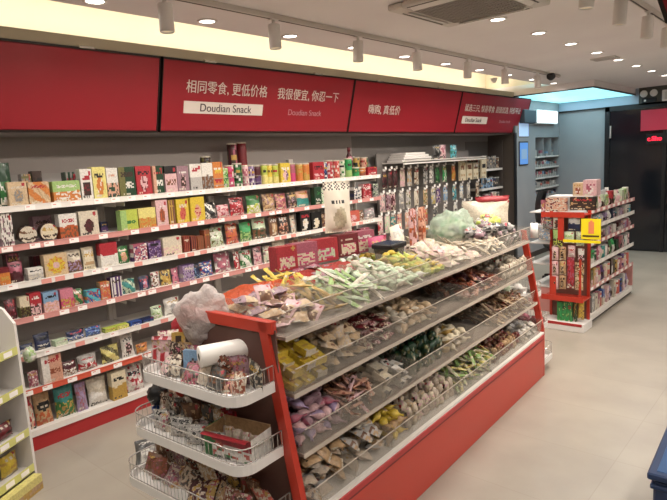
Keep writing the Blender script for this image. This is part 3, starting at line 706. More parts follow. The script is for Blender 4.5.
# base shelf
S(6, 29, 38, 392, 'pouch', 'ivory', 'peach', 'red', 'mix', 'ivory film')
S(6, 39, 57, 385, 'pouch', 'tan', 'black', 'dorange', 'oval', 'orange-tan black-oval')
S(6, 59, 79, 387, 'pouch', 'teal', 'green', 'gold', 'food', 'sea green')
S(6, 80, 91, 384, 'pouch', 'lpurple', 'mauve', 'rose', 'mix', 'mauve sweets')
S(6, 92, 112, 379, 'pouch', 'ivory', 'white', 'olive', 'split', 'ivory lace-top')
S(6, 113, 128, 372, 'carton', 'cream', 'gold', 'grey', 'split', 'cream and gold')
S(6, 129, 148, 367, 'pouch', 'white', 'lpink', 'red', 'mix', 'white and red')

# ------------------------------------------------------------------ centre island
TH = math.atan2(.0548, .9985)
IO = Vector((-1.46, 1.42, 0)); TI = Matrix.Translation(IO) @ Matrix.Rotation(TH, 4, 'Z')
IL = 2.735
def isl(x, y, z): return TI @ Vector((x, y, z))
it = empty('snack_island', IO, TH); tag(it, 'long red snack island with four slanted tiers of clear bins', 'display stand')
b = MB(); b.box(-.86, 0, .01, IL, 0, .295, M_rred, .004); b.obj('base', it)
b = MB(); b.box(-.868, .008, .005, IL+.003, .302, .335, M_kick, .004); b.box(-.863, .003, .008, IL+.001, .292, .302, mat('rim_gap_dark_red', '6E1A1C', rough=.5)); b.box(-.866, .004, .005, IL, .335, .350, M_rail['w']); b.obj('base_rim', it)  # darker red strip between base and rim
TZ = [.352, .588, .826, 1.052]; TX = [-.005, -.035, -.065, -.09]
M_edge = mat('tier_edge', 'BFB3A6', rough=.3); M_tier = mat('tier_board', '8C7C70', rough=.5)
for k in range(1, 4):
    dp = .39 if k < 3 else .63
    b = MB(); b.box(TX[k]-dp, TX[k]-.004, .03, IL-.03, TZ[k]-.014, TZ[k]-.002, M_tier); sh = b.obj('tier_shelf', it)
    b = MB(); b.box(TX[k]-.004, TX[k], .03, IL-.03, TZ[k]-.018, TZ[k], M_edge); b.obj('front_edge', sh)
M_mesh = mat('dark_mesh', '5E4038', rough=.6)
b = MB(); b.box(-.455, -.44, .03, IL-.03, .35, 1.035, mat('island_back_dark', '55443C', rough=.6)); b.obj('centre_panel', it)
def post(y0, y1, side):
    b = MB(); x0 = [0.0, -.82][side]; x1 = [-.135, -.655][side]; s_ = [-1, 1][side]
    P = [(x0-.045*(1-side), x0+.045*side if side else x0, 0), (x0-.045*(1-side), x0+.045*side if side else x0, .36), (x1-.045 if side == 0 else x1, x1 if side == 0 else x1+.045, 1.12)]
    bs = len(b.v)
    for xa, xb, z in P: b.v += [(xa, y0, z), (xb, y0, z), (xb, y1, z), (xa, y1, z)]
    for k in range(2):
        for i in range(4): j = (i+1) % 4; b.face([bs+4*k+i, bs+4*k+j, bs+4*k+4+j, bs+4*k+4+i], M_rred)
    b.face([bs+3, bs+2, bs+1, bs], M_rred); b.face([bs+8, bs+9, bs+10, bs+11], M_rred); return b
for (y0, y1) in ((-.03, 0), (IL, IL+.025)):
    for sd_ in (0, 1): post(y0, y1, sd_).obj('frame_post', it)
    if y0 < 0:
        b = MB(); b.box(-.655, -.105, y0, y1, 1.075, 1.125, M_rred, .003); b.obj('top_rail', it)
        b = MB()
        b.box(-.80, -.06, -.016, -.010, .36, .62, M_mesh); b.box(-.68, -.10, -.016, -.010, .62, 1.09, M_mesh)
        b.obj('end_panel', it)
# wire baskets on both ends
def basket(zb, band, zr, x0, x1, dep, end):
    """tray band with a wire rail; end=-1 near end, +1 far end"""
    y0 = -.032 if end < 0 else IL+.027
    def path(off, n=6):
        r = .07+off; pts = []
        A_ = (x1+off, y0); pts.append(A_)
        cx, cy = x1-.07, y0+end*(dep-.07)
        for i in range(n+1): a = i/n*math.pi/2; pts.append((cx+r*math.cos(a), cy+end*r*math.sin(a)))
        cx = x0+.07
        for i in range(n+1): a = math.pi/2+i/n*math.pi/2; pts.append((cx+r*math.cos(a), cy+end*r*math.sin(a)))
        pts.append((x0-off, y0)); return pts
    b = MB(); o_, i_ = path(0), path(-.012); bs = len(b.v); n = len(o_)
    for (x, y), (xi, yi) in zip(o_, i_): b.v += [(x, y, zb), (x, y, band), (xi, yi, band), (xi, yi, zb+.008), ]
    for k in range(n-1):
        for i in range(4): j = (i+1) % 4; f = [bs+4*k+i, bs+4*k+j, bs+4*k+4+j, bs+4*k+4+i]; b.face(f if end > 0 else f[::-1], M_white)
    b.face([bs+4*k for k in range(n)], M_white); b.face([bs+4*k+3 for k in range(n)], M_white)
    o = b.obj('end_basket', it)
    w = MB(); pth = [Vector((x, y, 0)) for x, y in path(-.004)]
    for z, r in ((zr, .0028), (band+.004, .002)): w.tube([(p.x, p.y, z) for p in pth], r, M_steel, 6)
    acc = 0; nx = 0
    for k in range(len(pth)-1):
        seg = (pth[k+1]-pth[k]); L = seg.length
        while nx <= acc+L:
            p = pth[k]+seg*((nx-acc)/L); w.tube([(p.x, p.y, band), (p.x, p.y, zr)], .0013, M_steel, 4, False); nx += .024
        acc += L
    w.obj('wire_rail', o)
    return o
basket(.853, .893, .957, -.715, -.105, .20, -1)
basket(.600, .640, .700, -.79, -.085, .215, -1)
basket(.345, .385, .450, -.88, -.065, .22, -1)
basket(.345, .385, .445, -.60, -.03, .22, 1)
basket(.60, .640, .70, -.60, -.06, .16, 1)
basket(.08, .12, .2, -.50, .0, .24, 1)
b = MB(); b.box(-.1, -.03, -.036, -.03, 0, .001, M_white)

# bins -----------------------------------------------------------------
def s_for(px, k, dx=0):         # distance along the island where tier k's lip crosses column px
    lo, hi = 0, IL
    for _ in range(40):
        m_ = (lo+hi)/2; v = isl(TX[k]+dx, m_, TZ[k]) - CAM; x = 333.5 + F*v.dot(CR)/v.dot(CF)
        if x < px: lo = m_
        else: hi = m_
    return (lo+hi)/2
TN = ['lowest', 'second lowest', 'third', 'top']
def bin_(k, s0, s1, dp, what, hf=.105, hb=.12):
    t = empty('display_bin', isl(TX[k]-.003, (s0+s1)/2, TZ[k]), TH); w = (s1-s0)/2-.004
    tag(t, f'clear bin of {what}, {TN[k]} tier of the island', 'bin', 'clear acrylic bins of the island')
    b = MB(); b.box(-dp, -.006, -w, w, 0, .003, acrylic); b.obj('tray', t)
    b = MB(); bs = len(b.v); b.v += [(-.006, -w, 0), (-.006, w, 0), (.012, w, hf), (.012, -w, hf), (-.009, -w, 0), (-.009, w, 0), (.009, w, hf), (.009, -w, hf)]
    for f in ((0, 1, 2, 3), (7, 6, 5, 4), (3, 2, 6, 7), (0, 3, 7, 4), (1, 5, 6, 2)): b.face([bs+i for i in f], acrylic)
    b.box(.009, .0135, -w, w, hf-.003, hf, M_edge); b.obj('front_panel', t)
    for sy in (-1, 1):
        b = MB(); bs = len(b.v); y = sy*w; y2 = sy*(w-.002)
        b.v += [(-.008, y, 0), (.01, y, hf), (-dp, y, hb), (-dp, y, 0), (-.008, y2, 0), (.01, y2, hf), (-dp, y2, hb), (-dp, y2, 0)]
        for f in ((0, 1, 2, 3), (7, 6, 5, 4), (1, 5, 6, 2)): b.face([bs+i for i in f], acrylic)
        b.obj('side_panel', t)
    return t
def pieces(kind, cols, n=4, sz=.06, seed=0):
    """prototype meshes of one kind of sweet"""
    out = []
    for i in range(n):
        rnd = random.Random(seed*31+i); c = [rnd.choice(cols) for _ in range(3)]
        A = art(rnd.choice(['mix', 'food', 'band', 'panel']), c[0], c[1], c[2], rnd)
        if kind == 'pack': m = pouch(sz*1.0, sz*.5, sz*1.3, A, seed+i, (8, 10), .09)
        elif kind == 'box': m = carton(sz, sz*.5, sz*1.3, art('panel', cols[0], cols[min(1, len(cols)-1)], cols[0], rnd), None, (4, 5))
        elif kind == 'stick': m = pouch(sz*.42, sz*.3, sz*2.2, A, seed+i, (4, 9), .08)
        elif kind == 'twist':
            m = MB(); q = seed+i
            m.grid(lambda u, v: ((.5*sz*(max(.12, math.sin(math.pi*min(1, max(0, (v-.2)/.6)))**.6) if .2 < v < .8 else .16+.3*abs(v-.5)))*math.cos(u*6.283)*(1+.15*noise.noise(Vector((u*4, v*4, q)))),
                                 (v-.5)*sz*2.0, .25*sz+(.5*sz*(max(.12, math.sin(math.pi*min(1, max(0, (v-.2)/.6)))**.6) if .2 < v < .8 else .1+.15*abs(v-.5)))*math.sin(u*6.283)*.8), 8, 9, lambda u, v: c[int(u*3) % 3], True, True)
            m.xf(Matrix.Rotation(R(90), 4, 'X'))
        elif kind == 'lump': m = crumple(sz*.55, sz*.45, sz*.7, art('mix', c[0], c[1], c[2], rnd), seed+i, .5, 12, 9)
        # centre the piece on its origin
        cx = [sum(p[a] for p in m.v)/len(m.v) for a in range(3)]; m.v = [(p[0]-cx[0], p[1]-cx[1], p[2]-cx[2]) for p in m.v]
        out.append(m.mesh('piece'))
    return out
PN = {'pack': ('wrapped_snack', 'snack'), 'box': ('mini_carton', 'snack box'), 'stick': ('snack_stick', 'snack'), 'twist': ('wrapped_sweet', 'sweet'), 'lump': ('snack_parcel', 'snack')}
def heap(k, s0, s1, kind, cols, label, sz=.06, layers=3, dp=.33, x0=None, neat=False, slope=.10, seed=None, hmax=None):
    seed = seed or int(s0*1000)+k*77; rnd = random.Random(seed); ms = pieces(kind, cols, 4, sz, seed)
    cat = PN[kind][1]; nm = '_'.join(label.split(' in the ')[0].split()[-2:]); st = sz*(1.02 if kind != 'stick' else .85); x0 = TX[k]-.03 if x0 is None else x0
    ly = sz*.5
    nxx = max(2, int((dp-.04)/st)); ny = max(1, int((s1-s0-.03)/st)); cnt = 0
    for L in range(layers+3):
        for i in range(nxx):
            for j in range(ny):
                x = x0 - (i+.5+.5*(L % 2))*(dp-.04)/nxx; y = s0+.015+(j+.5)*(s1-s0-.03)/ny + rnd.uniform(-.2, .2)*st
                z = TZ[k]+.012+sz*.24+L*ly
                top = TZ[k] + layers*ly + slope*((x0-x)/dp) - .008*abs(j-ny/2+.5)
                if k < 3: top = min(top, TZ[k] + .175)
                if z > top or (L and rnd.random() < .08): continue
                if L < layers-2 and i > 0 and 0 < j < ny-1: continue        # hidden inside the heap
                o = bpy.data.objects.new(nm, rnd.choice(ms)); COL.objects.link(o); cnt += 1
                if neat: o.rotation_euler = (0, R(-70)+rnd.uniform(-.15, .15), TH+rnd.uniform(-.2, .2))
                elif kind == 'twist': o.rotation_euler = (rnd.uniform(-.5, .5)+R(90), rnd.uniform(-.4, .4), rnd.uniform(0, 6.28))
                else: o.rotation_euler = (rnd.uniform(-.5, .5), R(-75)+rnd.uniform(-.55, .55), rnd.uniform(-1.2, 1.2))
                o.location = isl(x, y, z) + Vector((0, 0, rnd.uniform(-.004, .006)))
                tag(o, label, cat, label.split(' in the ')[0] + ' on the island')
    return cnt
# tier, px start, px end, kind, colours, description, piece size, layers, dp
rows = [
 (3, 286, 337, 'pack', ['ltan', 'lpink', 'mauve', 'tan', 'brown'], 'tan and pink wrapped pastry', .075, 2, .33, .06),
 (3, 337, 353, 'stick', ['yellow', 'gold', 'yellow'], 'yellow wafer bar', .055, 3, .36, .05),
 (3, 353, 398, 'stick', ['pgreen', 'ivory', 'lgreen'], 'pale green wrapped cookie', .07, 2, .36, .05),
 (3, 398, 432, 'twist', ['ivory', 'white', 'pgreen'], 'white and green twist sweet', .05, 2, .36, .06),
 (3, 432, 452, 'twist', ['yellow', 'gold', 'lime'], 'yellow wrapped sweet', .05, 2, .36, .06),
 (3, 452, 488, 'pack', ['ivory', 'cream', 'lpink', 'beige'], 'cream wrapped biscuit', .07, 2, .36, .05),
 (3, 488, 512, 'stick', ['cream', 'ltan', 'ivory'], 'beige long wafer', .07, 2, .36, .05),
 (3, 512, 531, 'lump', ['lgrey', 'dgrey', 'white', 'mauve'], 'grey and white small parcel', .07, 2, .36, .05),
 (2, 290, 336, 'box', ['yellow', 'gold'], 'small yellow carton', .058, 5, .33, .04),
 (2, 336, 373, 'pack', ['ltan', 'beige', 'brown'], 'tan biscuit packet', .07, 4, .33, .06),
 (2, 373, 402, 'pack', ['rose', 'lpink', 'dred', 'cream'], 'dark pink packet', .055, 4, .33, .06),
 (2, 402, 440, 'twist', ['cream', 'ivory', 'ltan'], 'cream nut sweet', .055, 4, .33, .03),
 (2, 470, 508, 'pack', ['rust', 'peach', 'maroon'], 'reddish brown packet', .05, 4, .33, .05),
 (2, 508, 534, 'lump', ['lgrey', 'beige', 'ivory'], 'grey-beige small parcel', .055, 4, .33, .04),
 (1, 300, 352, 'twist', ['lpurple', 'mauve', 'lpink', 'rose'], 'mauve foil sweet', .055, 5, .33, .05),
 (1, 352, 384, 'stick', ['rust', 'peach', 'lpink', 'brown'], 'reddish strip snack', .055, 4, .33, .07),
 (1, 384, 402, 'box', ['ivory', 'cream'], 'cream upright box', .065, 4, .25, .03),
 (1, 402, 418, 'box', ['white', 'ivory'], 'white little box', .05, 3, .25, .03),
 (1, 418, 452, 'lump', ['dgreen', 'black', 'dgreen', 'olive'], 'dark green seaweed parcel', .06, 4, .33, .06),
 (1, 452, 474, 'twist', ['cream', 'gold', 'ivory'], 'cream and gold sweet', .055, 4, .3, .02),
 (1, 498, 534, 'stick', ['tan', 'gold', 'brown', 'ltan'], 'golden brown roll', .055, 4, .33, .06),
 (0, 300, 358, 'pack', ['beige', 'grey', 'lgrey', 'tan'], 'grey-beige cracker packet', .07, 5, .34, .03),
 (0, 358, 394, 'pack', ['beige', 'tan', 'brown', 'lgrey'], 'tan packet with brown print', .085, 5, .34, .02),
 (0, 394, 414, 'twist', ['gold', 'yellow', 'tan'], 'golden twist sweet', .05, 5, .33, .05),
 (0, 414, 462, 'lump', ['beige', 'ltan', 'lpink', 'cream'], 'beige small parcel', .055, 5, .33, .04),
 (0, 462, 500, 'stick', ['lyellow', 'cream', 'lgreen'], 'yellow-green long stick', .06, 5, .33, .05),
 (0, 500, 526, 'lump', ['dred', 'brown', 'tan'], 'dark red small parcel', .05, 4, .33, .06),
 (0, 526, 543, 'pack', ['ivory', 'lgrey', 'white'], 'pale grey packet', .05, 4, .33, .05)]
for (k, a, z_, kind, cols, what, sz, lay, dp, sl) in rows:
    s0, s1 = max(.03, s_for(a, k)), min(IL-.03, s_for(z_, k))
    bin_(k, s0, s1, dp, what + ('s' if not what.endswith('s') else '') + f'')
    heap(k, s0, s1, kind, cols, f'{what} in the heap on the {TN[k]} tier of the island', sz, lay, dp, slope=sl, neat=(kind == 'box'))
for (k, a, z_, w) in [(2, 440, 470, 'nothing left of the reddish packets'), (1, 474, 498, 'nothing left of the golden rolls')]:
    bin_(k, s_for(a, k), s_for(z_, k), .33, w)['label'] = ('empty clear bin left of the reddish brown packets, third tier' if k == 2 else 'empty clear bin left of the golden brown rolls, second lowest tier')
# rear half of the top tier: second row of bins
for (s0, s1, kind, cols, what, sz) in [(.45, .72, 'stick', ['yellow', 'gold', 'yellow'], 'bright yellow wafer', .065), (.72, 1.0, 'pack', ['rose', 'lpink', 'mauve'], 'rose pink packet', .065),
      (1.0, 1.35, 'twist', ['white', 'ivory', 'pgreen'], 'pale wrapped candy', .05), (1.35, 1.72, 'twist', ['yellow', 'lime', 'gold'], 'lemon yellow sweet', .055),
      (1.72, 2.2, 'pack', ['ivory', 'cream', 'lpink'], 'ivory wafer packet', .07)]:
    heap(3, s0, s1, kind, cols, f'{what} in the rear heap on the top tier of the island', sz, 2, .26, x0=-.46, slope=.05)


def place(mb, name, loc, label, cat, rot=(0, 0, 0), group=None):
    o = mb.obj(name, None, loc, rot); tag(o, label, cat, group); return o
TOPZ = 1.06
# orange and red plastic wraps over the back left of the top tier
def drape(s0, s1, x0, x1, h, m, seed):
    b = MB()
    def g(u, v):
        n = noise.noise(Vector((u*5+seed, v*3, seed)))+.5*noise.noise(Vector((u*12, v*9, seed)))
        e = math.sin(math.pi*min(1, max(0, u)))**.4*math.sin(math.pi*min(1, max(0, v)))**.3
        return tuple(isl(x0+(x1-x0)*u, s0+(s1-s0)*v, TOPZ + h*e*(1+.35*n)+.004))
    b.grid(g, 14, 26, m); b.grid(lambda u, v: tuple(isl(x0+(x1-x0)*u, s0+(s1-s0)*v, TOPZ+.002)), 2, 2, m); return b
tag(drape(.10, .62, -.71, -.43, .085, orangebag, 3).obj('plastic_bag'), 'crumpled orange plastic bag on the island top by the red end rail', 'plastic bag')
tag(drape(.62, 1.30, -.74, -.50, .07, redbag, 8).obj('plastic_bag'), 'crumpled red plastic bag under the big red snack packs', 'plastic bag')
# big red packs
for (a, z_, yb, c1, lb) in [(274, 291, 268, 'red', 'leftmost large red snack pack on the crumpled red bag'), (291, 311, 268, 'rose', 'large red snack pack with pale window, second in the row'), (311, 331, 264, 'red', 'large red snack pack with green window, third in the row'), (336, 352, 259, 'dred', 'dark red snack pack left of the rightmost pink pack'), (352, 368, 257, 'rose', 'rightmost of the tall red snack packs on the island')]:
    X = -2.28; ya, yb_ = y_for(a, X, 1.2), y_for(z_, X, 1.2)
    place(carton((yb_-ya)*1.0, .09, .135, art('panel', c1, random.choice(['pgreen', 'lpink', 'cream']), 'hpink', random.Random(a)), None, (14, 14)), 'snack_pouch', (X+.04, (ya+yb_)/2, 1.13), lb, 'snack bag', rot=(0, -.06, R(-14)), group='large red snack packs')
place(pouch(.20, .10, .12, art('split', 'hpink', 'lgrey', 'lgreen', random.Random(4)), 4, (10, 10)), 'snack_pouch', (-2.16, y_for(384, -2.16, 1.13), 1.10), 'hot pink topped snack pack left of the black basket', 'snack bag')
mat('paper_ivory', 'F2E8D6', rough=.5)
# white printed bag standing on the red packs
Xb = -2.30
yb_ = y_for(335, Xb, 1.4)
wb = pouch(.175, .075, .315, art('label', 'paper_ivory', 'dgrey', 'cream', random.Random(6)), 5, (18, 30), .05)
place(wb, 'coffee_bag', (Xb+.02, yb_+.02, 1.275), 'tall ivory paper snack bag with dark lettering standing on red packs', 'snack bag', rot=(0, 0, R(-30)))
# small card under it
# black basket
P = onz(385, 262, 1.09); bx, by = -2.05, y_for(389, -2.05, 1.2)
t = empty('counter_basket', (bx, by, 1.20), TH); t.scale = (.72, .72, 1); tag(t, 'black lidded basket on the island top beside the yellow sweets', 'basket')
b = MB(); pr = [(.085, 0), (.105, .11)]
bs = len(b.v)
for (r, z) in ((.085, -.13), (.112, -.02)): b.v += [(-r*.8, -r, z), (r*.8, -r, z), (r*.8, r, z), (-r*.8, r, z)]
for i in range(4): j = (i+1) % 4; b.face([bs+i, bs+j, bs+4+j, bs+4+i], film('smoky_plastic', '3A3634', .35, .2))
b.face([bs+3, bs+2, bs+1, bs], _M['smoky_plastic']); b.obj('body', t)
b = MB(); b.box(-.1, .1, -.125, .125, -.03, .0, M_black, .006)
for i in range(5): b.box(-.085, .085, -.1+i*.045, -.085+i*.045, 0, .004, mat('lid_slate', '39465C', rough=.3))
b.obj('lid', t)
# standing white bag, orange hanging strips, wrapped bundle, sack
def at3(px, py, X): return onx(px, py, X)
place(pouch(.13, .07, .22, art('food', 'paper_ivory', 'white', 'lpink', random.Random(2)), 12, (10, 12)), 'snack_pouch', (-2.02, y_for(405, -2.02, 1.2), 1.08), 'white and pale pink bag standing right of the black basket', 'snack bag', rot=(.1, -.1, 0))
for k, (px, c, lb) in enumerate([(416, 'lpink', 'left tall pink and orange snack strip standing behind the white bag'), (425, 'peach', 'right tall orange and brown snack strip standing beside the green bundle')]):
    place(pouch(.085, .05, .29, art('mix', c, 'rust', 'dorange', random.Random(k+60)), k+20, (8, 20), .03), 'snack_strip', (-2.12, y_for(px, -2.12, 1.2), 1.08), lb, 'snack bag', group='tall orange snack strips')
place(crumple(.15, .20, .25, greenbag, 3, .26, 44, 32, f=2.0), 'wrapped_bundle', (-2.06, 3.60, 1.065), 'translucent pale green plastic wrapped bundle on the island top', 'bundle')
place(crumple(.11, .15, .18, art('mix', 'pgreen', 'bgreen', 'ivory', random.Random(3)), 5, .3, 22, 16), 'snack_parcel', (-2.06, 3.60, 1.08), 'green parcel inside the pale green plastic wrap', 'snack')
sk = empty('snack_sack', (-2.0, y_for(488, -2.0, 1.2), 1.09), R(-52)); tag(sk, 'large cream sack with a red folded top at the far end of island', 'sack')
pouch(.36, .16, .26, art('plain', 'ivory', 'cream', 'white', random.Random(1)), 9, (12, 12), .03).obj('body', sk)
b = pouch(.26, .05, .055, art('plain', 'red', 'red', 'red', random.Random(1)), 9, (10, 4), .2); b.xf(Matrix.Translation((-.05, .05, .235))); b.obj('folded_top', sk)
place(crumple(.07, .11, .11, art('mix', 'lime', 'lyellow', 'olive', random.Random(8)), 15, .35, 22, 16), 'snack_parcel', (sk.location.x+.06, sk.location.y-.12, 1.15), 'lime yellow plastic parcel leaning on the cream sack', 'snack')
for k in range(20):
    rnd = random.Random(k+300)
    place(crumple(.045, .05, .065, art('mix', rnd.choice(['dgrey', 'lgrey', 'mauve', 'grey']), rnd.choice(['white', 'black']), 'lgrey', rnd), k, .5, 14, 10), 'snack_parcel', isl(-.22-.10*(k % 5)+rnd.uniform(-.02, .02), 2.14+.14*(k//5), 1.13+.015*(k % 3)), 'grey black and white crumpled parcel at the far end of the island top', 'snack', group='crumpled parcels at the far end of the island')


# ------------------------------------------------------------------ contents of the end baskets
def inb(px, py, z): return onz(px, py, z)
# film roll
P0, P1 = inb(199, 357, .985), inb(256, 346, .985)
dr = (P1-P0); L = dr.length
rl = empty('film_roll', P0+dr*.5, math.atan2(dr.y, dr.x)); tag(rl, 'thick white roll of plastic film lying in the top end basket', 'roll')
b = MB(); b.lathe([(.014, -L/2), (.041, -L/2), (.0425, -L/2+.004), (.0425, L/2-.004), (.041, L/2), (.014, L/2)], mat('film_white', 'E9E4DC', rough=.35), 28, cap=False); b.xf(Matrix.Rotation(R(90), 4, 'Y')); b.obj('film_winding', rl)
b = MB(); b.lathe([(.0145, -L/2-.001), (.0145, L/2+.001)], mat('core_card', '8C7F72', rough=.8), 18, cap=False); b.lathe([(.012, -L/2-.001), (.012, L/2+.001)], mat('core_inside', '3C3530', rough=.8), 18, cap=False); b.xf(Matrix.Rotation(R(90), 4, 'Y')); b.obj('core_tube', rl)
P = inb(212, 330, 1.02)
place(crumple(.135, .085, .235, whitebag, 7, .24, 44, 34, f=1.6), 'plastic_bag', (P.x-.03, P.y+.0, .975), 'crumpled milky plastic bag on top of the end basket goods', 'plastic bag', rot=(.1, .0, .3))
def bk(z, px, py, typ, w, d, h, c, style, name, label, cat, rot, group=None):
    P = onz(px, py, z+h*.3); rnd = random.Random(int(px*7+py)); A = art(style, *c, rnd); w *= 1.25; h *= 1.2; d *= 1.2
    m = {'pouch': lambda: pouch(w, d, h, A, px, (22, 24)), 'carton': lambda: carton(w, d, h, A, None, (10, 10)), 'lump': lambda: crumple(w/2, d/2, h, packmat(c[0]), px, .4, 20, 14)}[typ]()
    P.z = z; place(m, name, P, label, cat, rot, group)
ZB = .865
bk(ZB, 161, 362, 'pouch', .10, .035, .12, ('lpink', 'red', 'white'), 'stripe', 'snack_pouch', 'pink and white striped pack at the left of the top basket', 'snack bag', (0, -.3, -1.0))
bk(ZB, 172, 352, 'pouch', .11, .04, .12, ('beige', 'rose', 'ivory'), 'mix', 'snack_pouch', 'beige snack pack behind the striped pack in the top basket', 'snack bag', (0, -.5, -.7))
bk(ZB+.01, 181, 358, 'carton', .07, .05, .12, ('gold', 'tan', 'orange'), 'text', 'snack_carton', 'golden tan box in the middle of the top basket', 'box', (0, -.25, -.9))
bk(ZB+.04, 183, 334, 'lump', .10, .08, .10, ('red', 'white', 'white'), 'mix', 'snack_parcel', 'bright red crumpled pack behind the golden box', 'snack', (0, 0, 0))
bk(ZB+.06, 190, 338, 'pouch', .06, .02, .07, ('white', 'black', 'white'), 'disc', 'snack_pouch', 'small white pack with black eye leaning on the red one', 'snack bag', (0, -.6, -.9))
bk(ZB, 194, 370, 'carton', .075, .03, .09, ('lblue', 'dgrey', 'lpink'), 'disc', 'snack_carton', 'pale blue picture pack with pink edge in front of top basket', 'box', (0, -.1, -1.05))
bk(ZB+.05, 209, 344, 'carton', .13, .09, .045, ('black', 'dgrey', 'lgrey'), 'text', 'black_tray', 'black box with grey lines behind the white film roll', 'box', (0, -.3, -.9))
bk(ZB, 262, 372, 'pouch', .17, .05, .11, ('rust', 'tan', 'coral'), 'mix', 'snack_pouch', 'rust and tan pack at the right of the top basket', 'snack bag', (0, -1.1, -.5))
bk(ZB+.03, 268, 352, 'lump', .12, .10, .05, ('coral', 'coral', 'coral'), 'mix', 'plastic_bag', 'folded orange red plastic beside the film roll end', 'plastic bag', (0, 0, 0))
bk(ZB, 228, 372, 'pouch', .12, .04, .09, ('dgrey', 'peach', 'rose'), 'mix', 'snack_pouch', 'grey and peach pack under the film roll', 'snack bag', (0, -1.1, -1.0))
ZB = .612
ob = empty('open_carton', isl(-.235, -.125, .612), TH+R(8)); tag(ob, 'open white red and green snack box at the corner of the middle basket', 'box')
A1 = art('mix', 'white', 'coral', 'green', random.Random(4))
b = MB(); b.grid(lambda u, v: (-.115+.23*u, -.062, .095*v), 24, 10, lambda u, v: 'green' if u < .16 else ('red' if v > .62+.25*(.5-u) else A1(u, v)), False)
b.grid(lambda u, v: (-.115, .062-.124*u, .105*v), 10, 10, lambda u, v: 'bgreen' if v > .4 else 'white', False); b.grid(lambda u, v: (.115, -.062+.124*u, .10*v), 6, 4, 'white', False)
b.grid(lambda u, v: (.115-.23*u, .062, .11*v), 6, 4, 'ltan', False); b.box(-.112, .112, -.059, .059, .002, .006, 'tan'); b.box(-.112, .112, -.0600, -.0590, .0, .094, 'coral'); b.box(-.112, .112, .0590, .0600, .0, .109, 'tan'); b.box(-.114, -.112, -.06, .06, 0, .103, 'tan'); b.box(.112, .114, -.06, .06, 0, .098, 'tan'); b.obj('box_body', ob)
b = MB(); b.grid(lambda u, v: (-.11+.22*u, -.062-.028*v, .095+.004*math.sin(v*3)), 8, 2, 'red', False); b.obj('box_flap', ob)
for i in range(4): place(pouch(.05, .02, .07, art('mix', 'beige', 'ivory', 'lpink', random.Random(i)), i, (8, 9)), 'snack_pouch', isl(-.31+.05*i, -.12, .622), 'small beige pack standing in the open white and red box', 'snack bag', rot=(0, -.2, R(-70)), group='beige packs in the open box')
bk(ZB, 226, 428, 'carton', .08, .05, .08, ('red', 'rose', 'dred'), 'mix', 'snack_carton', 'crimson box left of the green panel in the middle basket', 'box', (0, -.1, -1.1))
bk(ZB, 212, 428, 'carton', .10, .02, .10, ('white', 'lgrey', 'dgrey'), 'text', 'snack_carton', 'white leaning card box in the middle basket', 'box', (0, -.4, -1.1))
for k, (px, py, c) in enumerate([(186, 415, 'beige'), (200, 408, 'mauve'), (215, 405, 'grey'), (228, 402, 'beige'), (176, 400, 'brown')]):
    bk(ZB, px, py, 'pouch', .12, .035, .15, (c, 'brown', 'ivory'), 'vert', 'snack_pouch', f'{["beige", "mauve brown", "grey", "pale beige", "dark brown"][k]} pouch leaning in the shade of the middle basket', 'snack bag', (.3, -.75, -1.0))
for k, (px, py) in enumerate([(163, 428), (180, 436), (196, 444), (212, 452)]):
    bk(ZB, px, py-3, 'pouch', .085, .02, .07, ('lgrey', 'white', 'dgrey'), 'mix', 'snack_pouch', 'grey and white printed pack behind the middle basket front wires', 'snack bag', (0, -.1, -1.1), 'grey and white packs behind the middle basket wires')
P = onz(161, 408, .66); cup = MB(); cup.lathe([(.028, 0), (.036, .05), (.04, .052), (.038, .05), (.03, .006)], 'blue', 18); place(cup, 'plastic_cup', (P.x, P.y, .615), 'small blue plastic cup at the left of the middle basket', 'cup')
P = onz(158, 392, .72); place(crumple(.05, .05, .09, packmat('black'), 4, .25), 'black_bag', (P.x, P.y, .67), 'black bundle behind the blue cup', 'bag')
ZB = .357
for k, (px, py, c, st, lb) in enumerate([(150, 456, ('dgrey', 'white', 'lgrey'), 'panel', 'dark grey box with white label in the lowest basket'), (160, 470, ('brown', 'ivory', 'rust'), 'mix', 'brown nut pack with ivory label in the lowest basket'),
      (172, 452, ('mauve', 'maroon', 'beige'), 'mix', 'mauve meat snack pack in the lowest basket'), (188, 462, ('brown', 'beige', 'maroon'), 'stripe', 'brown and beige striped pouch in the lowest basket'),
      (205, 468, ('rust', 'beige', 'dbrown'), 'stripe', 'rust and beige striped pouch in the lowest basket'), (222, 478, ('brown', 'beige', 'dbrown'), 'diag', 'brown diagonal striped pouch in the lowest basket'),
      (180, 482, ('tan', 'gold', 'rust'), 'mix', 'tan pack with gold spots in the lowest basket'), (240, 485, ('gold', 'tan', 'rust'), 'mix', 'golden brown pack in the lowest basket'), (258, 490, ('dorange', 'gold', 'brown'), 'mix', 'orange brown pack in the lowest basket'),
      (275, 482, ('rust', 'coral', 'ivory'), 'mix', 'rusty red pack by the red post in the lowest basket'), (200, 496, ('maroon', 'beige', 'gold'), 'mix', 'maroon pack at the front of the lowest basket')]):
    bk(ZB+.004, px, py, 'pouch', .12, .04, .12, c, st, 'snack_pouch', lb, 'snack bag', (.15, -.95, -1.0+random.uniform(-.3, .3)))
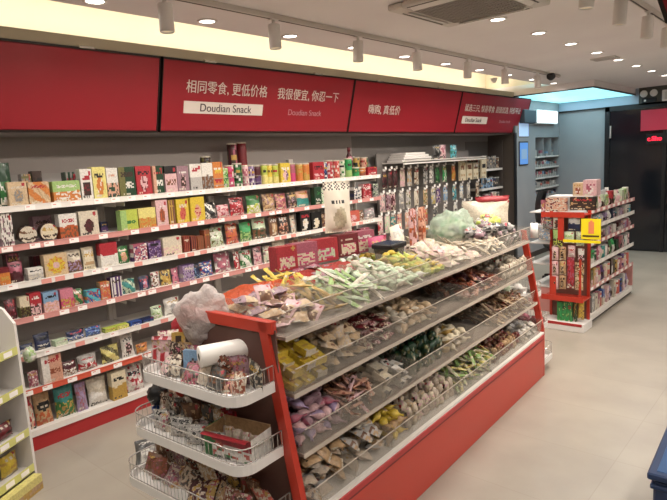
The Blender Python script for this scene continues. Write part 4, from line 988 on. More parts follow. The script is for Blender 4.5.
# fillers packed behind the front ones
for (zb, n_, xa, xb, cols, bn) in [(.865, 9, -.70, -.16, ['lpink', 'beige', 'tan', 'rose', 'brown', 'ivory', 'rust', 'mauve', 'dgrey'], 'top'), (.612, 10, -.74, -.14, ['beige', 'dbrown', 'grey', 'brown', 'dgrey', 'tan', 'mauve', 'dbrown', 'brown', 'grey'], 'middle'), (.360, 11, -.82, -.12, ['brown', 'beige', 'mauve', 'rust', 'dbrown', 'tan', 'maroon', 'gold', 'rust', 'brown', 'coral'], 'lowest')]:
    for i in range(n_):
        rnd = random.Random(i*17+int(zb*100)); c = cols[i]; x = xa+(xb-xa)*i/(n_-1)
        if bn == 'middle' and x > -.40: continue
        m = pouch(.10, .035, .125, art('mix', c, rnd.choice(['ivory', 'brown', 'dbrown']), rnd.choice(['beige', 'rose', 'tan']), rnd), i+30, (20, 22)); m.xf(Matrix.Rotation(R(-90), 4, 'Z'))
        o = place(m, 'snack_pouch', isl(x, -.085+rnd.uniform(-.015, .01), zb), f'dull {PALN.get(c, c)} pack against the end panel in the {bn} end basket', 'snack bag', group=f'packs against the end panel in the {bn} basket'); o.rotation_euler = (rnd.uniform(.1, .35), rnd.uniform(-.3, .3), TH+rnd.uniform(-.3, .3))
for (zb, n_, xa, xb, cols, bn) in [(.865, 8, -.64, -.17, ['lpink', 'ivory', 'tan', 'rose', 'beige', 'dgrey', 'peach', 'rust'], 'top'), (.612, 8, -.70, -.16, ['lgrey', 'beige', 'dbrown', 'grey', 'mauve', 'brown', 'rose', 'beige'], 'middle'), (.360, 10, -.80, -.14, ['brown', 'rust', 'mauve', 'beige', 'dbrown', 'gold', 'tan', 'rust', 'brown', 'dorange'], 'lowest')]:
    for i in range(n_):
        rnd = random.Random(i*19+int(zb*100)+5); c = cols[i]; x = xa+(xb-xa)*i/(n_-1)
        if bn == 'middle' and x > -.40: continue
        m = pouch(.095, .035, .09, art('mix', c, rnd.choice(['ivory', 'brown', 'beige']), rnd.choice(['beige', 'rose', 'dgrey']), rnd), i+60, (18, 18)); m.xf(Matrix.Rotation(R(-90), 4, 'Z'))
        o = place(m, 'snack_pouch', isl(x, -.172+rnd.uniform(-.012, .012), zb+.008), f'small {PALN.get(c, c)} pack behind the front wires of the {bn} end basket', 'snack bag', group=f'small packs behind the front wires of the {bn} basket'); o.rotation_euler = (rnd.uniform(-.9, -.3), rnd.uniform(-.3, .3), TH+rnd.uniform(-.4, .4))
# far end basket goods
for k in range(8):
    rnd = random.Random(k+40); place(crumple(.05, .05, .08, packmat(rnd.choice(['red', 'white', 'rose', 'dred'])), k, .3, 10, 8), 'net_bag_snack', isl(-.09-.12*(k % 4), IL+.085+.075*(k//4), .357), 'red and white netted snack in the basket past the far red post', 'snack', group='netted snacks in the far end basket')
for k in range(4):
    place(crumple(.045, .045, .07, packmat(['lgrey', 'white', 'pgreen', 'lgrey'][k]), k+3, .3, 10, 8), 'snack_parcel', isl(-.12-.11*k, IL+.10, .612), 'pale parcel in the upper basket past the far red post', 'snack', group='pale parcels in the far upper basket')
P = onx(541, 245, -1.68); t = empty('paper_roll', (-1.70, 4.20, 1.06)); tag(t, 'small white paper roll on the far red post', 'roll')
b = MB(); b.lathe([(.028, 0), (.028, .11)], M_white, 16); b.obj('paper_winding', t)
b = MB(); b.lathe([(.01, .1), (.01, .112)], M_dark, 10); b.obj('core', t)

# ------------------------------------------------------------------ corner rack at the left edge
NR = Vector((-3.30, 1.085, 0)); e_ = Vector((.5, -.866, 0)); g_ = Vector((-.866, -.5, 0))
nr = empty('corner_rack', NR, math.atan2(e_.y, e_.x)); tag(nr, 'low white corner rack with yellow price strips at the left edge', 'rack')
# local: +X along the front, -Y... depth along local -Y
def panel(x0, x1):
    b = MB(); pr = [(0, 0), (0, .94), (-.06, 1.02), (-.22, 1.10), (-.36, 1.12), (-.36, 0)]
    for x in (x0, x1):
        for y, z in pr: b.v.append((x, y, z))
    n = len(pr); b.face(list(range(n)), M_shelf); b.face([n+i for i in range(n)][::-1], M_shelf)
    for i in range(n): j = (i+1) % n; b.face([i, n+i, n+j, j], M_shelf)
    return b
nr.rotation_euler = (0, 0, math.atan2(e_.y, e_.x))
panel(-.018, 0).obj('side_panel', nr); panel(.70, .718).obj('side_panel', nr)
b = MB(); b.box(0, .7, -.36, -.35, 0, 1.1, mat('rack_back', '7E7268', rough=.6)); b.obj('back_panel', nr)
M_yel = mat('strip_yellow_green', 'C9C878', rough=.4)
for z in (.775, .555, .305, .095):
    b = MB(); b.box(0, .7, -.35, -.004, z, z+.012, M_shelf); sh = b.obj('shelf', nr)
    b = MB(); b.box(0, .7, -.003, .001, z-.005, z+.038, M_yel)
    for i in range(6): b.box(.04+i*.11, .10+i*.11, .001, .002, z+.002, z+.030, M_tag)
    b.obj('price_strip', sh)
TN_ = Matrix.Translation(NR) @ Matrix.Rotation(math.atan2(e_.y, e_.x), 4, 'Z')
names = {.555: [('maroon', 'dark maroon bag'), ('brown', 'dark brown bag'), ('dred', 'deep red bag')], .305: [('dred', 'dark red low bag'), ('maroon', 'maroon low bag'), ('brown', 'brown low bag')], .095: [('yellow', 'yellow bag'), ('gold', 'gold yellow bag'), ('lime', 'yellow-green bag')], .775: [('lime', 'yellow lime bag'), ('red', 'red and yellow bag'), ('yellow', 'small yellow bag')]}
SN = {.775: 'top', .555: 'second', .305: 'third', .095: 'lowest'}
for z, ls in names.items():
    for i, (c, nm) in enumerate(ls):
        A = art('mix', c, 'dbrown' if z in (.555, .305) else 'gold', c, random.Random(i+9)); m = pouch(.12, .06, .09 if z != .095 else .12, A, i+2, (8, 8)); m.xf(Matrix.Rotation(R(90), 4, 'Z'))
        o = m.obj('snack_pouch'); o.matrix_world = TN_ @ Matrix.Translation((.09+i*.16, -.05 if z != .555 else -.12, z+.014)); tag(o, f'{nm} on the {SN[z]} shelf of the corner rack', 'snack bag')
m = carton(.34, .05, .085, art('food', 'lyellow', 'tan', 'gold', random.Random(3)), None, (16, 6)); m.xf(Matrix.Rotation(R(90), 4, 'Z')); o = m.obj('snack_carton'); o.matrix_world = TN_ @ Matrix.Translation((.19, .06, .0)); tag(o, 'wide pale box with nut pictures at the foot of corner rack', 'box')
b = crumple(.03, .035, .09, art('mix', 'pgreen', 'lgreen', 'white', random.Random(2)), 3, .3, 18, 12); place(b, 'hanging_tag_bag', (-3.67, 1.27, .60), 'pale green crinkled packet hanging at the start of the fifth shelf', 'snack bag')

# ------------------------------------------------------------------ pegboard section
XP = -4.02
pg = empty('pegboard_display', (XP, 5.36, 0)); tag(pg, 'grey pegboard wall display with hooks for hanging snack bags', 'pegboard')
b = MB(); b.box(-.02, 0, 0, 2.2, .1, 1.78, mat('peg_grey', '77726E', rough=.6)); b.obj('board', pg)
b = MB(); b.box(0, .30, .1, 2.15, 1.655, 1.67, M_shelf); b.box(.295, .30, .1, 2.15, 1.64, 1.68, M_rail['w']); b.obj('top_shelf', pg)
rowz = [1.60, 1.335, 1.09, .85, .62]
hooks = MB()
hung = [
 [(385, 'maroon', 'black'), (391, 'dbrown', 'maroon'), (396, 'maroon', 'dbrown'), (403, 'lpink', 'beige'), (410, 'lgrey', 'tan'), (417, 'ivory', 'brown'), (426, 'lgrey', 'dgrey'), (432, 'white', 'grey'), (438, 'green', 'dgreen'), (445, 'bgreen', 'white'), (454, 'gold', 'orange')],
 [(383, 'lpink', 'grey'), (389, 'mauve', 'maroon'), (394, 'maroon', 'lpink'), (402, 'grey', 'lgrey'), (409, 'lgrey', 'olive'), (417, 'ivory', 'brown'), (426, 'tan', 'olive'), (434, 'lgrey', 'yellow'), (439, 'purple', 'lpurple'), (446, 'lblue', 'lgrey'), (455, 'cyan', 'dgrey'), (462, 'white', 'lblue'), (469, 'lgrey', 'dbrown'), (478, 'beige', 'brown')],
 [(381, 'lpink', 'red'), (388, 'pgreen', 'lpink'), (394, 'teal', 'peach'), (400, 'peach', 'mauve'), (408, 'peach', 'lpink'), (417, 'mauve', 'peach'), (426, 'coral', 'tan'), (436, 'dgrey', 'grey'), (446, 'lgrey', 'white'), (456, 'white', 'dgrey'), (464, 'dbrown', 'white'), (471, 'dgrey', 'lpurple'), (479, 'lgrey', 'maroon')],
 [(384, 'rose', 'white'), (393, 'lpink', 'brown'), (402, 'tan', 'dred'), (411, 'brown', 'rose'), (420, 'peach', 'tan'), (430, 'grey', 'mauve'), (440, 'beige', 'brown'), (450, 'lgrey', 'rose')]]
RW = ['top', 'second', 'third', 'fourth']
for r_, ls in enumerate(hung):
    prev = None
    for (px, c1, c2) in ls:
        y = y_for(px, XP+.16, rowz[r_]-.08); w = .10 if r_ or px > 400 else .085; h = .20
        b = MB(); A = art('mix', c1, c2, 'ivory' if r_ else c2, random.Random(px+r_)); m = pouch(w, .04, h, A, px+r_, (7, 9), .07); m.xf(Matrix.Translation((.02, 0, -h)))
        m.box(-.001, .001, -w*.3, w*.3, -.004, .022, M_tag)
        o = m.obj('hanging_snack_bag', None, (XP+.15, y, rowz[r_]-.02)); nm = f'{c1} and {c2}'
        for a_, b_ in (('lpink', 'light pink'), ('lgrey', 'light grey'), ('dgrey', 'dark grey'), ('dbrown', 'dark brown'), ('dgreen', 'dark green'), ('bgreen', 'bright green'), ('lblue', 'light blue'), ('pgreen', 'pale green'), ('lpurple', 'lilac'), ('dred', 'dark red')): nm = ' '.join(b_ if q == a_ else q for q in nm.split())
        tag(o, f'{nm} bag in {RW[r_]} pegboard row' + (f', right of {prev} one' if prev else ', at its left end'), 'snack bag', 'bags hanging on the pegboard')
        prev = nm.split(' and ')[0]
        hooks.tube([(0, y-5.36, rowz[r_]+.0), (.17, y-5.36, rowz[r_]+.0), (.175, y-5.36, rowz[r_]+.01)], .0025, M_steel, 5); hooks.box(.172, .176, y-5.36-.016, y-5.36+.016, rowz[r_]-.005, rowz[r_]+.028, M_tag)
ho = hooks.obj('hooks', pg); ho['kind'] = 'stuff'
# cream gift packs hanging at the right
for k, px in enumerate([463, 469.5, 476, 484]):
    y = y_for(px, XP+.2, 1.5); m = carton(.145, .03, .26, art('text', 'cream', 'brown' if k < 3 else 'black', 'tan', random.Random(k)), None, (7, 9))
    tag(m.obj('gift_box', None, (XP+.20, y, 1.37)), ['cream gift pack hanging right of the orange bag on the pegboard', 'cream gift pack, second of four on the pegboard', 'cream gift pack, third of four on the pegboard', 'cream gift pack with bold black characters, rightmost of four'][k], 'gift box', 'cream gift packs on the pegboard')
# trays on the pegboard top shelf
for k in range(4):
    b = MB(); dx = [0, .02, .0, -.03][k]; L_ = [.62, .60, .52, .42][k]
    b.box(0, .22, 0, L_, 0, .022, M_white, .003); b.box(.01, .21, .01, L_-.01, .018, .024, mat('tray_inner', 'CFCAC4', rough=.5))
    tag(b.obj('white_tray', None, (XP+.03+dx, 5.52+[0, .0, .05, .12][k], 1.671+k*.026)), f'white flat tray on the pegboard top shelf, {["lowest", "second", "third", "topmost"][k]} of its stack', 'tray', 'stacked white trays')
for k, (a, c, c2, lb) in enumerate([(436, 'black', 'grey', 'black and grey pack on the pegboard top shelf, left of three'), (442, 'lpink', 'rose', 'pinkish pack on the pegboard top shelf, middle of three'), (453, 'cyan', 'teal', 'teal pack on the pegboard top shelf, right of three')]):
    place(pouch(.16, .07, .18, art('mix', c, c2, 'dgrey', random.Random(k)), k+70, (8, 9)), 'snack_pouch', (XP+.24, y_for(a, XP+.2, 1.75), 1.672), lb, 'snack bag')
# short end shelf unit beside the pier
es = empty('end_shelf_unit', (-3.87, 7.66, 0)); tag(es, 'dark shelf unit with short white shelves beside the brown pier', 'shelf unit')
b = MB(); b.box(-.25, -.24, 0, .70, .1, 1.9, mat('endshelf_back', '5E5A58', rough=.6)); b.box(-.25, 0, .69, .70, .1, 1.9, mat('endshelf_side', '4A4340', rough=.6)); b.obj('back_panel', es)
for z in (1.46, 1.18, .92, .66):
    b = MB(); b.box(-.24, 0, 0, .69, z, z+.03, M_shelf); b.obj('shelf', es)
for zi, z in enumerate((1.46, 1.18, .92)):
    for i in range(6):
        rnd = random.Random(i*7+zi); c = rnd.choice([['grey', 'tan', 'brown'], ['lblue', 'dgrey', 'navy'], ['grey', 'rose', 'beige']][zi]); hh = rnd.uniform(.14, .2)
        cb = canister(.035, hh, art('mix', c, 'dgrey', 'beige', rnd), 'lgrey', 10, 6); place(cb, 'snack_canister', (-3.885, 7.75+i*.10, z+.031), f'{["tan-grey", "blue-grey", "rose-grey"][zi]} canister on the {["top", "second", "third"][zi]} shelf beside the brown pier', 'canister', group=f'canisters on the {["top", "second", "third"][zi]} end shelf')
place(carton(.30, .14, .07, art('mix', 'coral', 'orange', 'white', random.Random(5)), None, (9, 5)), 'snack_carton', (-3.82, 7.30, 1.60), 'orange-red box on top of the cream gift packs', 'box')

# ------------------------------------------------------------------ alcove niche shelves, posters
nz_ = empty('niche_shelf', (XA-.25, 9.2, 0)); tag(nz_, 'white niche shelving of small packets in the grey alcove wall', 'shelf unit')
NZ = [1.60, 1.42, 1.25, 1.08, .91, .74, .56]
for z in NZ: b = MB(); b.box(.0, .25, .0, 1.05, z, z+.025, M_shelf); b.obj('shelf', nz_)
for y in (.0, .35, .69, 1.03):
    b = MB(); b.box(.0, .24, y, y+.012, 1.625, 1.93, M_alc); b.obj('divider', nz_)
for r_, z in enumerate(NZ[:6]):
    for i in range(12 if r_ else 4):
        rnd = random.Random(r_*50+i); c = rnd.choice(['lblue', 'white', 'rose', 'grey', 'dgrey', 'navy', 'lgrey', 'coral'])
        place(carton(.06 if r_ else .09, .03, rnd.uniform(.07, .11), art('split', c, 'lgrey', 'white', rnd), None, (3, 4)), 'cigarette_pack' if False else 'small_packet', (XA-.02, 9.26+i*(.08 if r_ else .24), z+.026), f'small packet on the {["top", "second", "third", "fourth", "fifth", "sixth"][r_]} niche shelf in the alcove', 'packet', group=f'packets on the {["top", "second", "third", "fourth", "fifth", "sixth"][r_]} niche shelf')
pt = empty('framed_notice', (XA, 8.72, 1.5)); tag(pt, 'blue glowing framed notice on the grey alcove wall', 'notice')
b = MB(); b.box(0, .012, -.17, .17, 0, .37, M_dark, .002); b.obj('frame', pt)
b = MB(); b.box(.012, .015, -.15, .15, .02, .35, mat('notice_blue', '5E8CC8', emit='5A90D8', estr=.5)); b.box(.015, .016, -.10, .10, .10, .25, mat('notice_pale', 'A8C4E8', rough=.5)); b.obj('sheet', pt)
pt = empty('framed_notice', (XA, 8.72, 1.93)); tag(pt, 'pale lit panel on the alcove wall above the blue notice', 'notice')
b = MB(); b.box(0, .012, -.19, .19, 0, .26, M_steel, .002); b.obj('frame', pt)
b = MB(); b.box(.012, .015, -.175, .175, .015, .245, mat('notice_sky', 'B9CBE4', emit='A9C8F0', estr=.5)); b.obj('sheet', pt)
pt = empty('lightbox_sign', (XA+.02, 9.50, 2.14)); tag(pt, 'slanted white glowing lightbox above the alcove niche', 'lightbox')
b = MB(); b.box(0, .05, -.42, .48, 0, .22, M_white, .004); b.obj('case', pt)
b = MB(); b.box(.05, .054, -.40, .46, .015, .205, mat('lightbox_face', 'FFFFFF', emit='E4F6FF', estr=1.6)); b.obj('face', pt)
b = MB(); b.box(0, .10, -.95, -.50, .02, .22, mat('bracket_slate', '3C464E', rough=.5), .01); tag(b.obj('speaker_box', None, (XA, 9.50, 2.12)), 'dark slate box on the alcove wall between sign and lightbox', 'box')
# high-back chair behind the gondola
oc = empty('office_chair', (-2.82, 7.35, 0), R(30)); tag(oc, 'black high-back office chair in the alcove behind the gondola', 'chair')
b = MB(); b.grid(lambda u, v: (.05-.10*math.sin(v*2.5)-.03*math.cos((u-.5)*3), (u-.5)*.48*(1-.25*v**3), .50+v*.70), 10, 12, M_black); b.grid(lambda u, v: (-.0-.10*math.sin(v*2.5)-.03*math.cos((u-.5)*3), (.5-u)*.48*(1-.25*v**3), .50+v*.70), 10, 12, M_black); b.obj('backrest', oc)
b = MB(); b.box(.0, .48, -.24, .24, .42, .50, M_black, .03); b.obj('seat', oc)
b = MB(); b.tube([(.24, 0, .07), (.24, 0, .42)], .028, M_steel, 12); b.obj('gas_column', oc)
for a in range(5):
    b = MB(); c, s_ = math.cos(a*1.2566), math.sin(a*1.2566); b.tube([(.24, 0, .09), (.24+.28*c, .28*s_, .06)], .018, M_black, 8); l = b.obj('leg', oc)
    b = MB(); b.lathe([(.02, 0), (.026, .012), (.026, .04), (.02, .052)], M_black, 10, (.24+.29*c, .29*s_, 0)); b.obj('caster', l)

# ------------------------------------------------------------------ right gondola
GX, G0, G1 = -1.74, 5.62, 7.20
gd = empty('gondola_shelf', (GX, G0, 0)); tag(gd, 'white and pink gondola shelving full of small goods near the dark shopfront', 'shelf unit')
b = MB(); b.box(-.56, -.02, 0, G1-G0, 0, .03, M_dark); b.box(-.60, 0, 0, G1-G0, .03, .095, M_rail['w'], .003); b.obj('base', gd)
b = MB(); b.box(-.31, -.29, 0, G1-G0, .095, 1.22, M_shelfback); b.obj('back_panel', gd)
for y in (0, G1-G0-.025): b = MB(); b.box(-.60, -.0, y, y+.02, .095, .34, M_rail['p']); b.box(-.32, -.28, y, y+.025, .095, 1.24, M_shelf); b.obj('upright', gd)
GZ = [(.335, 'p'), (.565, 'w'), (.775, 'p'), (.935, 'w'), (1.085, 'p')]
for z, cc in GZ:
    b = MB(); b.box(-.58, -.004, 0, G1-G0, z+.01, z+.022, M_shelf); sh = b.obj('shelf', gd)
    b = MB(); b.box(-.005, 0, 0, G1-G0, z, z+.04, M_rail[cc])
    for i in range(9): b.box(0, .002, .05+i*.17, .13+i*.17, z+.006, z+.034, M_tag)
    b.obj('price_rail', sh)
GP = [('bottom', .096, .19, ['lpurple', 'grey', 'ivory', 'rose', 'coral', 'blue', 'white', 'lpink']), ('second', .358, .18, ['dbrown', 'olive', 'gold', 'lpink', 'rose', 'purple', 'cream', 'coral']),
      ('third', .588, .16, ['green', 'bgreen', 'dgreen', 'rose', 'lpink', 'teal', 'white', 'maroon']), ('fourth', .798, .115, ['lpurple', 'rose', 'white', 'dbrown', 'maroon', 'mauve', 'lgrey']),
      ('fifth', .958, .105, ['mauve', 'white', 'navy', 'cyan', 'lgrey', 'lpurple']), ('top', 1.108, .15, ['white', 'red', 'green', 'ivory', 'lpink', 'pgreen', 'lgreen'])]
for gi, (nm, z, h, cols) in enumerate(GP):
    y = G0+.03; i = 0; prev = None
    rnd = random.Random(gi*13+5)
    while y < G1-.1:
        w = rnd.choice([.07, .085, .10]); c = cols[i % len(cols)]; c2 = rnd.choice(['white', 'ivory', 'dbrown', 'lpink']); hh = h*rnd.uniform(.78, 1); typ = rnd.choice(['carton', 'pouch', 'canister'] if gi not in (5,) else ['carton', 'pouch'])
        if typ == 'canister': m = canister(w/2, hh, art('mix', c, c2, c, rnd), 'lgrey', 10, 6)
        else: m = item(typ, w*.92, .05, hh, c, c2, c, rnd.choice(['mix', 'split', 'panel', 'food']), int(y*100), (5, 7))
        word = {'lpurple': 'lilac', 'lpink': 'light pink', 'dbrown': 'dark brown', 'bgreen': 'bright green', 'dgreen': 'dark green', 'lgrey': 'light grey', 'pgreen': 'pale green', 'lgreen': 'light green'}.get(c, c)
        o = place(m, NAMES[typ][0], (GX-.015, y+w/2, z), f'{word} {KIND_WORD[typ]} on the {nm} gondola shelf' + (f', right of the {prev}' if prev else ', at the near end'), NAMES[typ][1], group=f'goods on the {nm} gondola shelf')
        prev = f'{word} {KIND_WORD[typ]}'; y += w*1.08; i += 1
        if typ == 'pouch': o.rotation_euler = (0, -.08, 0)
place(crumple(.07, .09, .17, packmat('blue'), 8, .15), 'snack_parcel', (-1.70+.03, 6.62, .096), 'round blue bag at the far foot of the gondola', 'snack bag') if False else None
for k, (px0, px1, py0, py1, c, lb) in enumerate([(573, 583, 183, 197, 'ltan', 'tan and red box on top of the gondola end'), (583, 597, 180, 198, 'lpink', 'tall pink box on top of the gondola end')]):
    a = ony(px0, py1, 5.66); b2 = ony(px1, py0, 5.66); m = carton(b2.x-a.x, .12, b2.z-1.26, art('disc', c, 'rust' if k == 0 else 'rose', 'white', random.Random(k)), None, (8, 8)); m.xf(Matrix.Rotation(R(-90), 4, 'Z'))
    place(m, 'snack_carton', ((a.x+b2.x)/2, 5.655, 1.262), lb, 'box')
b = MB(); b.box(-.40, .02, 0, .22, 0, .012, M_shelf); tag(b.obj('top_board', None, (-1.74, 5.64, 1.249)), 'small white board on top of the gondola end', 'board')
# end cap display
EY = 5.36
ec = empty('end_display', (-1.89, EY, 0)); tag(ec, 'red end display with hanging snack packs at the gondola end', 'display stand')
b = MB(); b.box(-.21, .19, .0, .24, 0, .085, M_white, .004); b.box(-.17, .17, -.002, .0, .055, .082, M_kick); b.obj('base', ec)
for x in (-.19, .165): b = MB(); b.box(x-.012, x+.012, .19, .215, .085, 1.24, M_rred); b.obj('frame_post', ec)
b = MB(); b.box(-.20, .18, .20, .205, .085, 1.1, mat('end_back', '6E4A40', rough=.6)); b.obj('back_panel', ec)
for z in (1.095, .30): b = MB(); b.box(-.21, .185, -.0, .21, z, z+.012, M_rred); b.box(-.21, .185, -.006, 0, z-.01, z+.04, M_rred); b.obj('red_shelf', ec)
for (xa, xb, z0, z1) in ((-.055, .0, .87, 1.09), (-.13, -.07, .33, .52), (.14, .16, .34, .7)): b = MB(); b.box(xa, xb, .0, .006, z0, z1, M_rred); b.obj('hanging_strip', ec)
def epk(px0, px1, py0, py1, c1, c2, c3, st, name, lb, cat, typ='pouch', dy=0, group=None):
    a = ony(px0, py1, EY+dy); b2 = ony(px1, py0, EY+dy); w = (b2.x-a.x)*.95; h = b2.z-a.z
    A = art(st, c1, c2, c3, random.Random(int(px0*3+py0))); n = (res(px1-px0), res(py1-py0))
    m = carton(w, .035, h, A, None, n) if typ == 'carton' else pouch(w, .035, h, A, int(px0), n)
    m.xf(Matrix.Rotation(R(-90), 4, 'Z')); return place(m, name, ((a.x+b2.x)/2, EY+dy, a.z), lb, cat, group=group)
epk(545, 567, 198, 211, 'peach', 'ivory', 'dred', 'mix', 'snack_carton', 'orange patterned tray box on the end display top', 'box', 'carton')
epk(569, 596, 197, 210, 'dbrown', 'black', 'tan', 'mix', 'snack_carton', 'dark brown tray box on the end display top', 'box', 'carton')
epk(567, 580, 216, 231, 'lgrey', 'navy', 'white', 'split', 'snack_pouch', 'grey and navy pack under the dark brown tray box', 'snack bag')
epk(552, 561, 215, 229, 'ivory', 'dbrown', 'rust', 'disc', 'snack_pouch', 'ivory pack with dark print under the orange tray box', 'snack bag')
epk(542, 552, 218, 229, 'grey', 'dgreen', 'rose', 'mix', 'snack_pouch', 'grey pack at the left of the end display', 'snack bag')
epk(540, 545, 200, 225, 'rose', 'white', 'red', 'mix', 'snack_pouch', 'narrow pink strip pack down the end display left edge', 'snack bag')
epk(552, 562, 230, 247, 'lgreen', 'dbrown', 'lime', 'food', 'snack_pouch', 'lime green pack on the end display', 'snack bag')
epk(563, 574, 232, 243, 'pgreen', 'lgreen', 'ivory', 'text', 'snack_pouch', 'pale green pack right of the lime pack', 'snack bag')
epk(575, 584, 232, 246, 'pgreen', 'grey', 'ivory', 'mix', 'snack_pouch', 'pale green pack under the yellow price poster', 'snack bag')
for r_ in range(3):
    for k in range(2):
        epk(551+k*7.5, 558+k*7.5, 247+r_*14.5, 260+r_*14.5, ['lpink', 'tan'][k], 'dbrown', 'ltan', 'disc', 'jelly_pack', f'{["pink", "tan"][k]} jelly pack, {["upper", "middle", "lower"][r_]} in its column on the end display', 'snack', group='jelly packs on the end display')
epk(567, 575, 246, 257, 'lpink', 'coral', 'white', 'text', 'snack_pouch', 'pink white card pack at the top of the red column', 'snack bag')
epk(566, 574, 258, 288, 'red', 'rose', 'dred', 'mix', 'snack_strip', 'long red strip of sweets on the end display', 'snack')
epk(577, 584, 249, 261, 'white', 'lpink', 'dbrown', 'food', 'snack_pouch', 'white cup-shaped pack on the end display', 'snack bag')
epk(574, 584, 263, 274, 'tan', 'brown', 'cream', 'mix', 'snack_pouch', 'tan biscuit pack low on the end display', 'snack bag')
epk(574, 583, 275, 290, 'ltan', 'olive', 'gold', 'mix', 'snack_pouch', 'gold and olive pack low on the end display', 'snack bag')
epk(537, 550, 228, 240, 'lgrey', 'lblue', 'white', 'mix', 'snack_pouch', 'light grey pack behind the far island post', 'snack bag', dy=.05)
for k, (a, z_) in enumerate([(557, 562), (562, 567), (567, 572)]): epk(a, z_, 302, 323, 'bgreen', 'green', 'lgreen', 'mix', 'snack_carton', f'green upright pack on the end display base, {["left", "middle", "right"][k]} of three', 'box', 'carton', dy=.04, group='green packs on the end display base')
epk(573, 577, 300, 322, 'dgreen', 'olive', 'gold', 'mix', 'snack_pouch', 'dark olive pack between green and yellow packs', 'snack bag', dy=.04)
epk(577, 584, 300, 320, 'gold', 'yellow', 'brown', 'mix', 'snack_pouch', 'yellow gold pack on the end display base', 'snack bag', dy=.04)
# yellow price poster
a = ony(581, 239, EY-.05); b2 = ony(601, 219, EY-.05); w = b2.x-a.x; h = b2.z-a.z
yp = empty('price_poster', (a.x, EY-.05, a.z)); tag(yp, 'bright yellow burst price poster with a red centre figure', 'poster')
b = MB(); M_py = mat('poster_yellow', 'F0DC1E', rough=.5); n = 24; cx, cz = w/2, h*.58; b.box(0, w, 0, .003, 0, h, M_py)
b.obj('card', yp)
b = MB(); b.box(w*.38, w*.66, -.002, 0, h*.28, h*.85, mat('poster_coral', 'E88A5A', rough=.5)); b.box(w*.46, w*.58, -.003, 0, h*.7, h*.92, _M['poster_coral']); b.box(w*.08, w*.92, -.002, 0, h*.12, h*.20, mat('poster_dark', '4A3A10', rough=.5))
for i in range(0): aa = i*.628; b.box(cx+math.cos(aa)*w*.38-.006, cx+math.cos(aa)*w*.38+.006, -.002, 0, cz+math.sin(aa)*h*.32-.006, cz+math.sin(aa)*h*.32+.006, _M['poster_dark'])
b.obj('print', yp)
b = MB(); b.box(-.16, w, 0, .004, -.035, -.01, M_py); b.obj('price_bar', yp)

# ------------------------------------------------------------------ shopfront fittings
el = empty('emergency_light', (-2.42, YF-.05, 2.36)); tag(el, 'twin-head emergency light on the dark strip above the shopfront', 'emergency light')
b = MB(); b.box(-.02, .42, -.0, .05, -.03, .24, mat('fitting_olive', '4E4C46', rough=.5), .004); b.obj('backboard', el)
for x in (.06, .20):
    b = MB(); b.lathe([(.02, 0), (.05, .02), (.055, .05), (.045, .055)], M_white, 16); b.xf(Matrix.Translation((x, 0, .14)) @ Matrix.Rotation(R(90), 4, 'X')); b.obj('lamp_head', el)
b = MB(); b.box(.03, .24, -.03, 0, .0, .07, M_black, .004); b.box(.06, .09, -.034, -.03, .02, .05, M_tag); b.obj('battery_box', el)
b = MB(); b.box(0, .35, -.04, 0, 0, .17, M_white, .01); b.box(.04, .31, -.043, -.04, .03, .14, mat('box_face', 'C4C4C0', rough=.4)); tag(b.obj('wall_box', None, (-2.11, YF-.05, 2.36)), 'white electrical box at the right end above the shopfront', 'box')
rs = empty('hanging_sign', (-2.40, YF-.06, 1.93)); tag(rs, 'plain dark pink-red panel on the dark shopfront glass', 'sign')
b = MB(); b.box(0, .9, -.01, .01, 0, .32, mat('far_red_panel', 'A0283C', emit='A0283C', estr=.25)); b.obj('panel', rs)
led = empty('led_sign', (-2.30, YF-.07, 1.76)); tag(led, 'small red glowing letters on the dark shopfront', 'sign')
b = MB(); b.box(-.02, .5, .005, .02, -.04, .12, M_black); b.obj('backing', led)
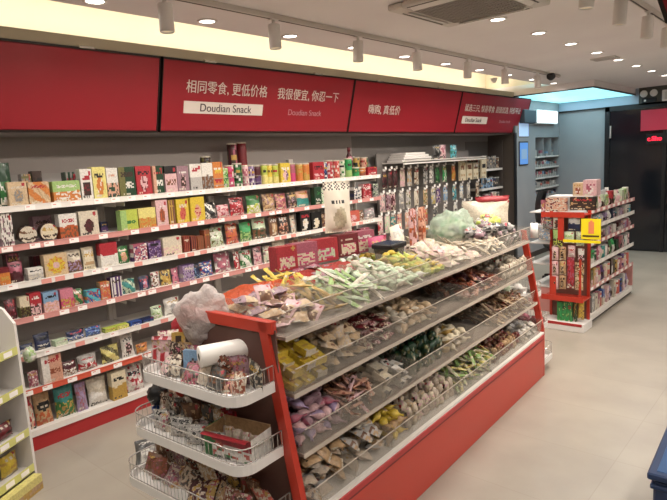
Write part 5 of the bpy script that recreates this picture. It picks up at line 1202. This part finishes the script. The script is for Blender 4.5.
text('c.Sho', led, (0, 0, .04), .095, mat('led_red', 'FF2030', emit='FF2038', estr=4), 'glowing_letters', bold=.001, rot=(R(90), 0, 0))

# ------------------------------------------------------------------ blue crate, red board top right
cr_ = empty('blue_crate', (-.51, 2.393, 0), R(3)); tag(cr_, 'blue lidded plastic crate at the bottom right corner', 'crate')
M_cb = mat('crate_blue', '152C50', rough=.4); M_cl = mat('crate_lid', '234A76', rough=.35)
b = MB(); b.box(.02, .46, .02, .60, 0, .37, M_cb, .01)
for i in range(6): b.box(.06+i*.065, .075+i*.065, .012, .022, .04, .33, M_cb)
b.box(.01, .47, .01, .61, .33, .35, M_cb, .004); b.obj('body', cr_)
b = MB(); b.box(0, .48, 0, .62, .372, .402, M_cb, .006); b.box(.03, .45, .03, .59, .400, .404, M_cl, .002); b.obj('lid', cr_)
rb = empty('hanging_sign', (-.762, 3.5, 2.45)); tag(rb, 'corner of a red sign board with dark edge, top right', 'sign')
for nm, m_, ins, y0 in (('red_panel', M_sign, .022, -.014), ('frame', M_signdark, 0, -.008)):
    b = MB()
    for yy in (y0, .03 if ins == 0 else y0+.004):
        b.v += [(-.049+ins, yy, .15), (.043+ins-.004*bool(ins), yy, -.13+ins*.8), (1.3-ins, yy, -.13+ins*.8), (1.3-ins, yy, .15)]
    for f in ((0, 1, 2, 3), (7, 6, 5, 4), (0, 4, 5, 1), (1, 5, 6, 2), (2, 6, 7, 3), (3, 7, 4, 0)): b.face(list(f), m_)
    b.obj(nm, rb)

# ------------------------------------------------------------------ world and view
w = bpy.data.worlds.new('room_ambience'); SC.world = w; w.use_nodes = True
w.node_tree.nodes['Background'].inputs[0].default_value = (.5, .5, .55, 1); w.node_tree.nodes['Background'].inputs[1].default_value = .1
SC.view_settings.view_transform = 'Standard'; SC.view_settings.look = 'None'; SC.view_settings.gamma = 1; SC.view_settings.exposure = .06
SC.cycles.max_bounces = 8; SC.cycles.transparent_max_bounces = 24; SC.cycles.use_denoising = True
SC.cycles.sample_clamp_indirect = 4
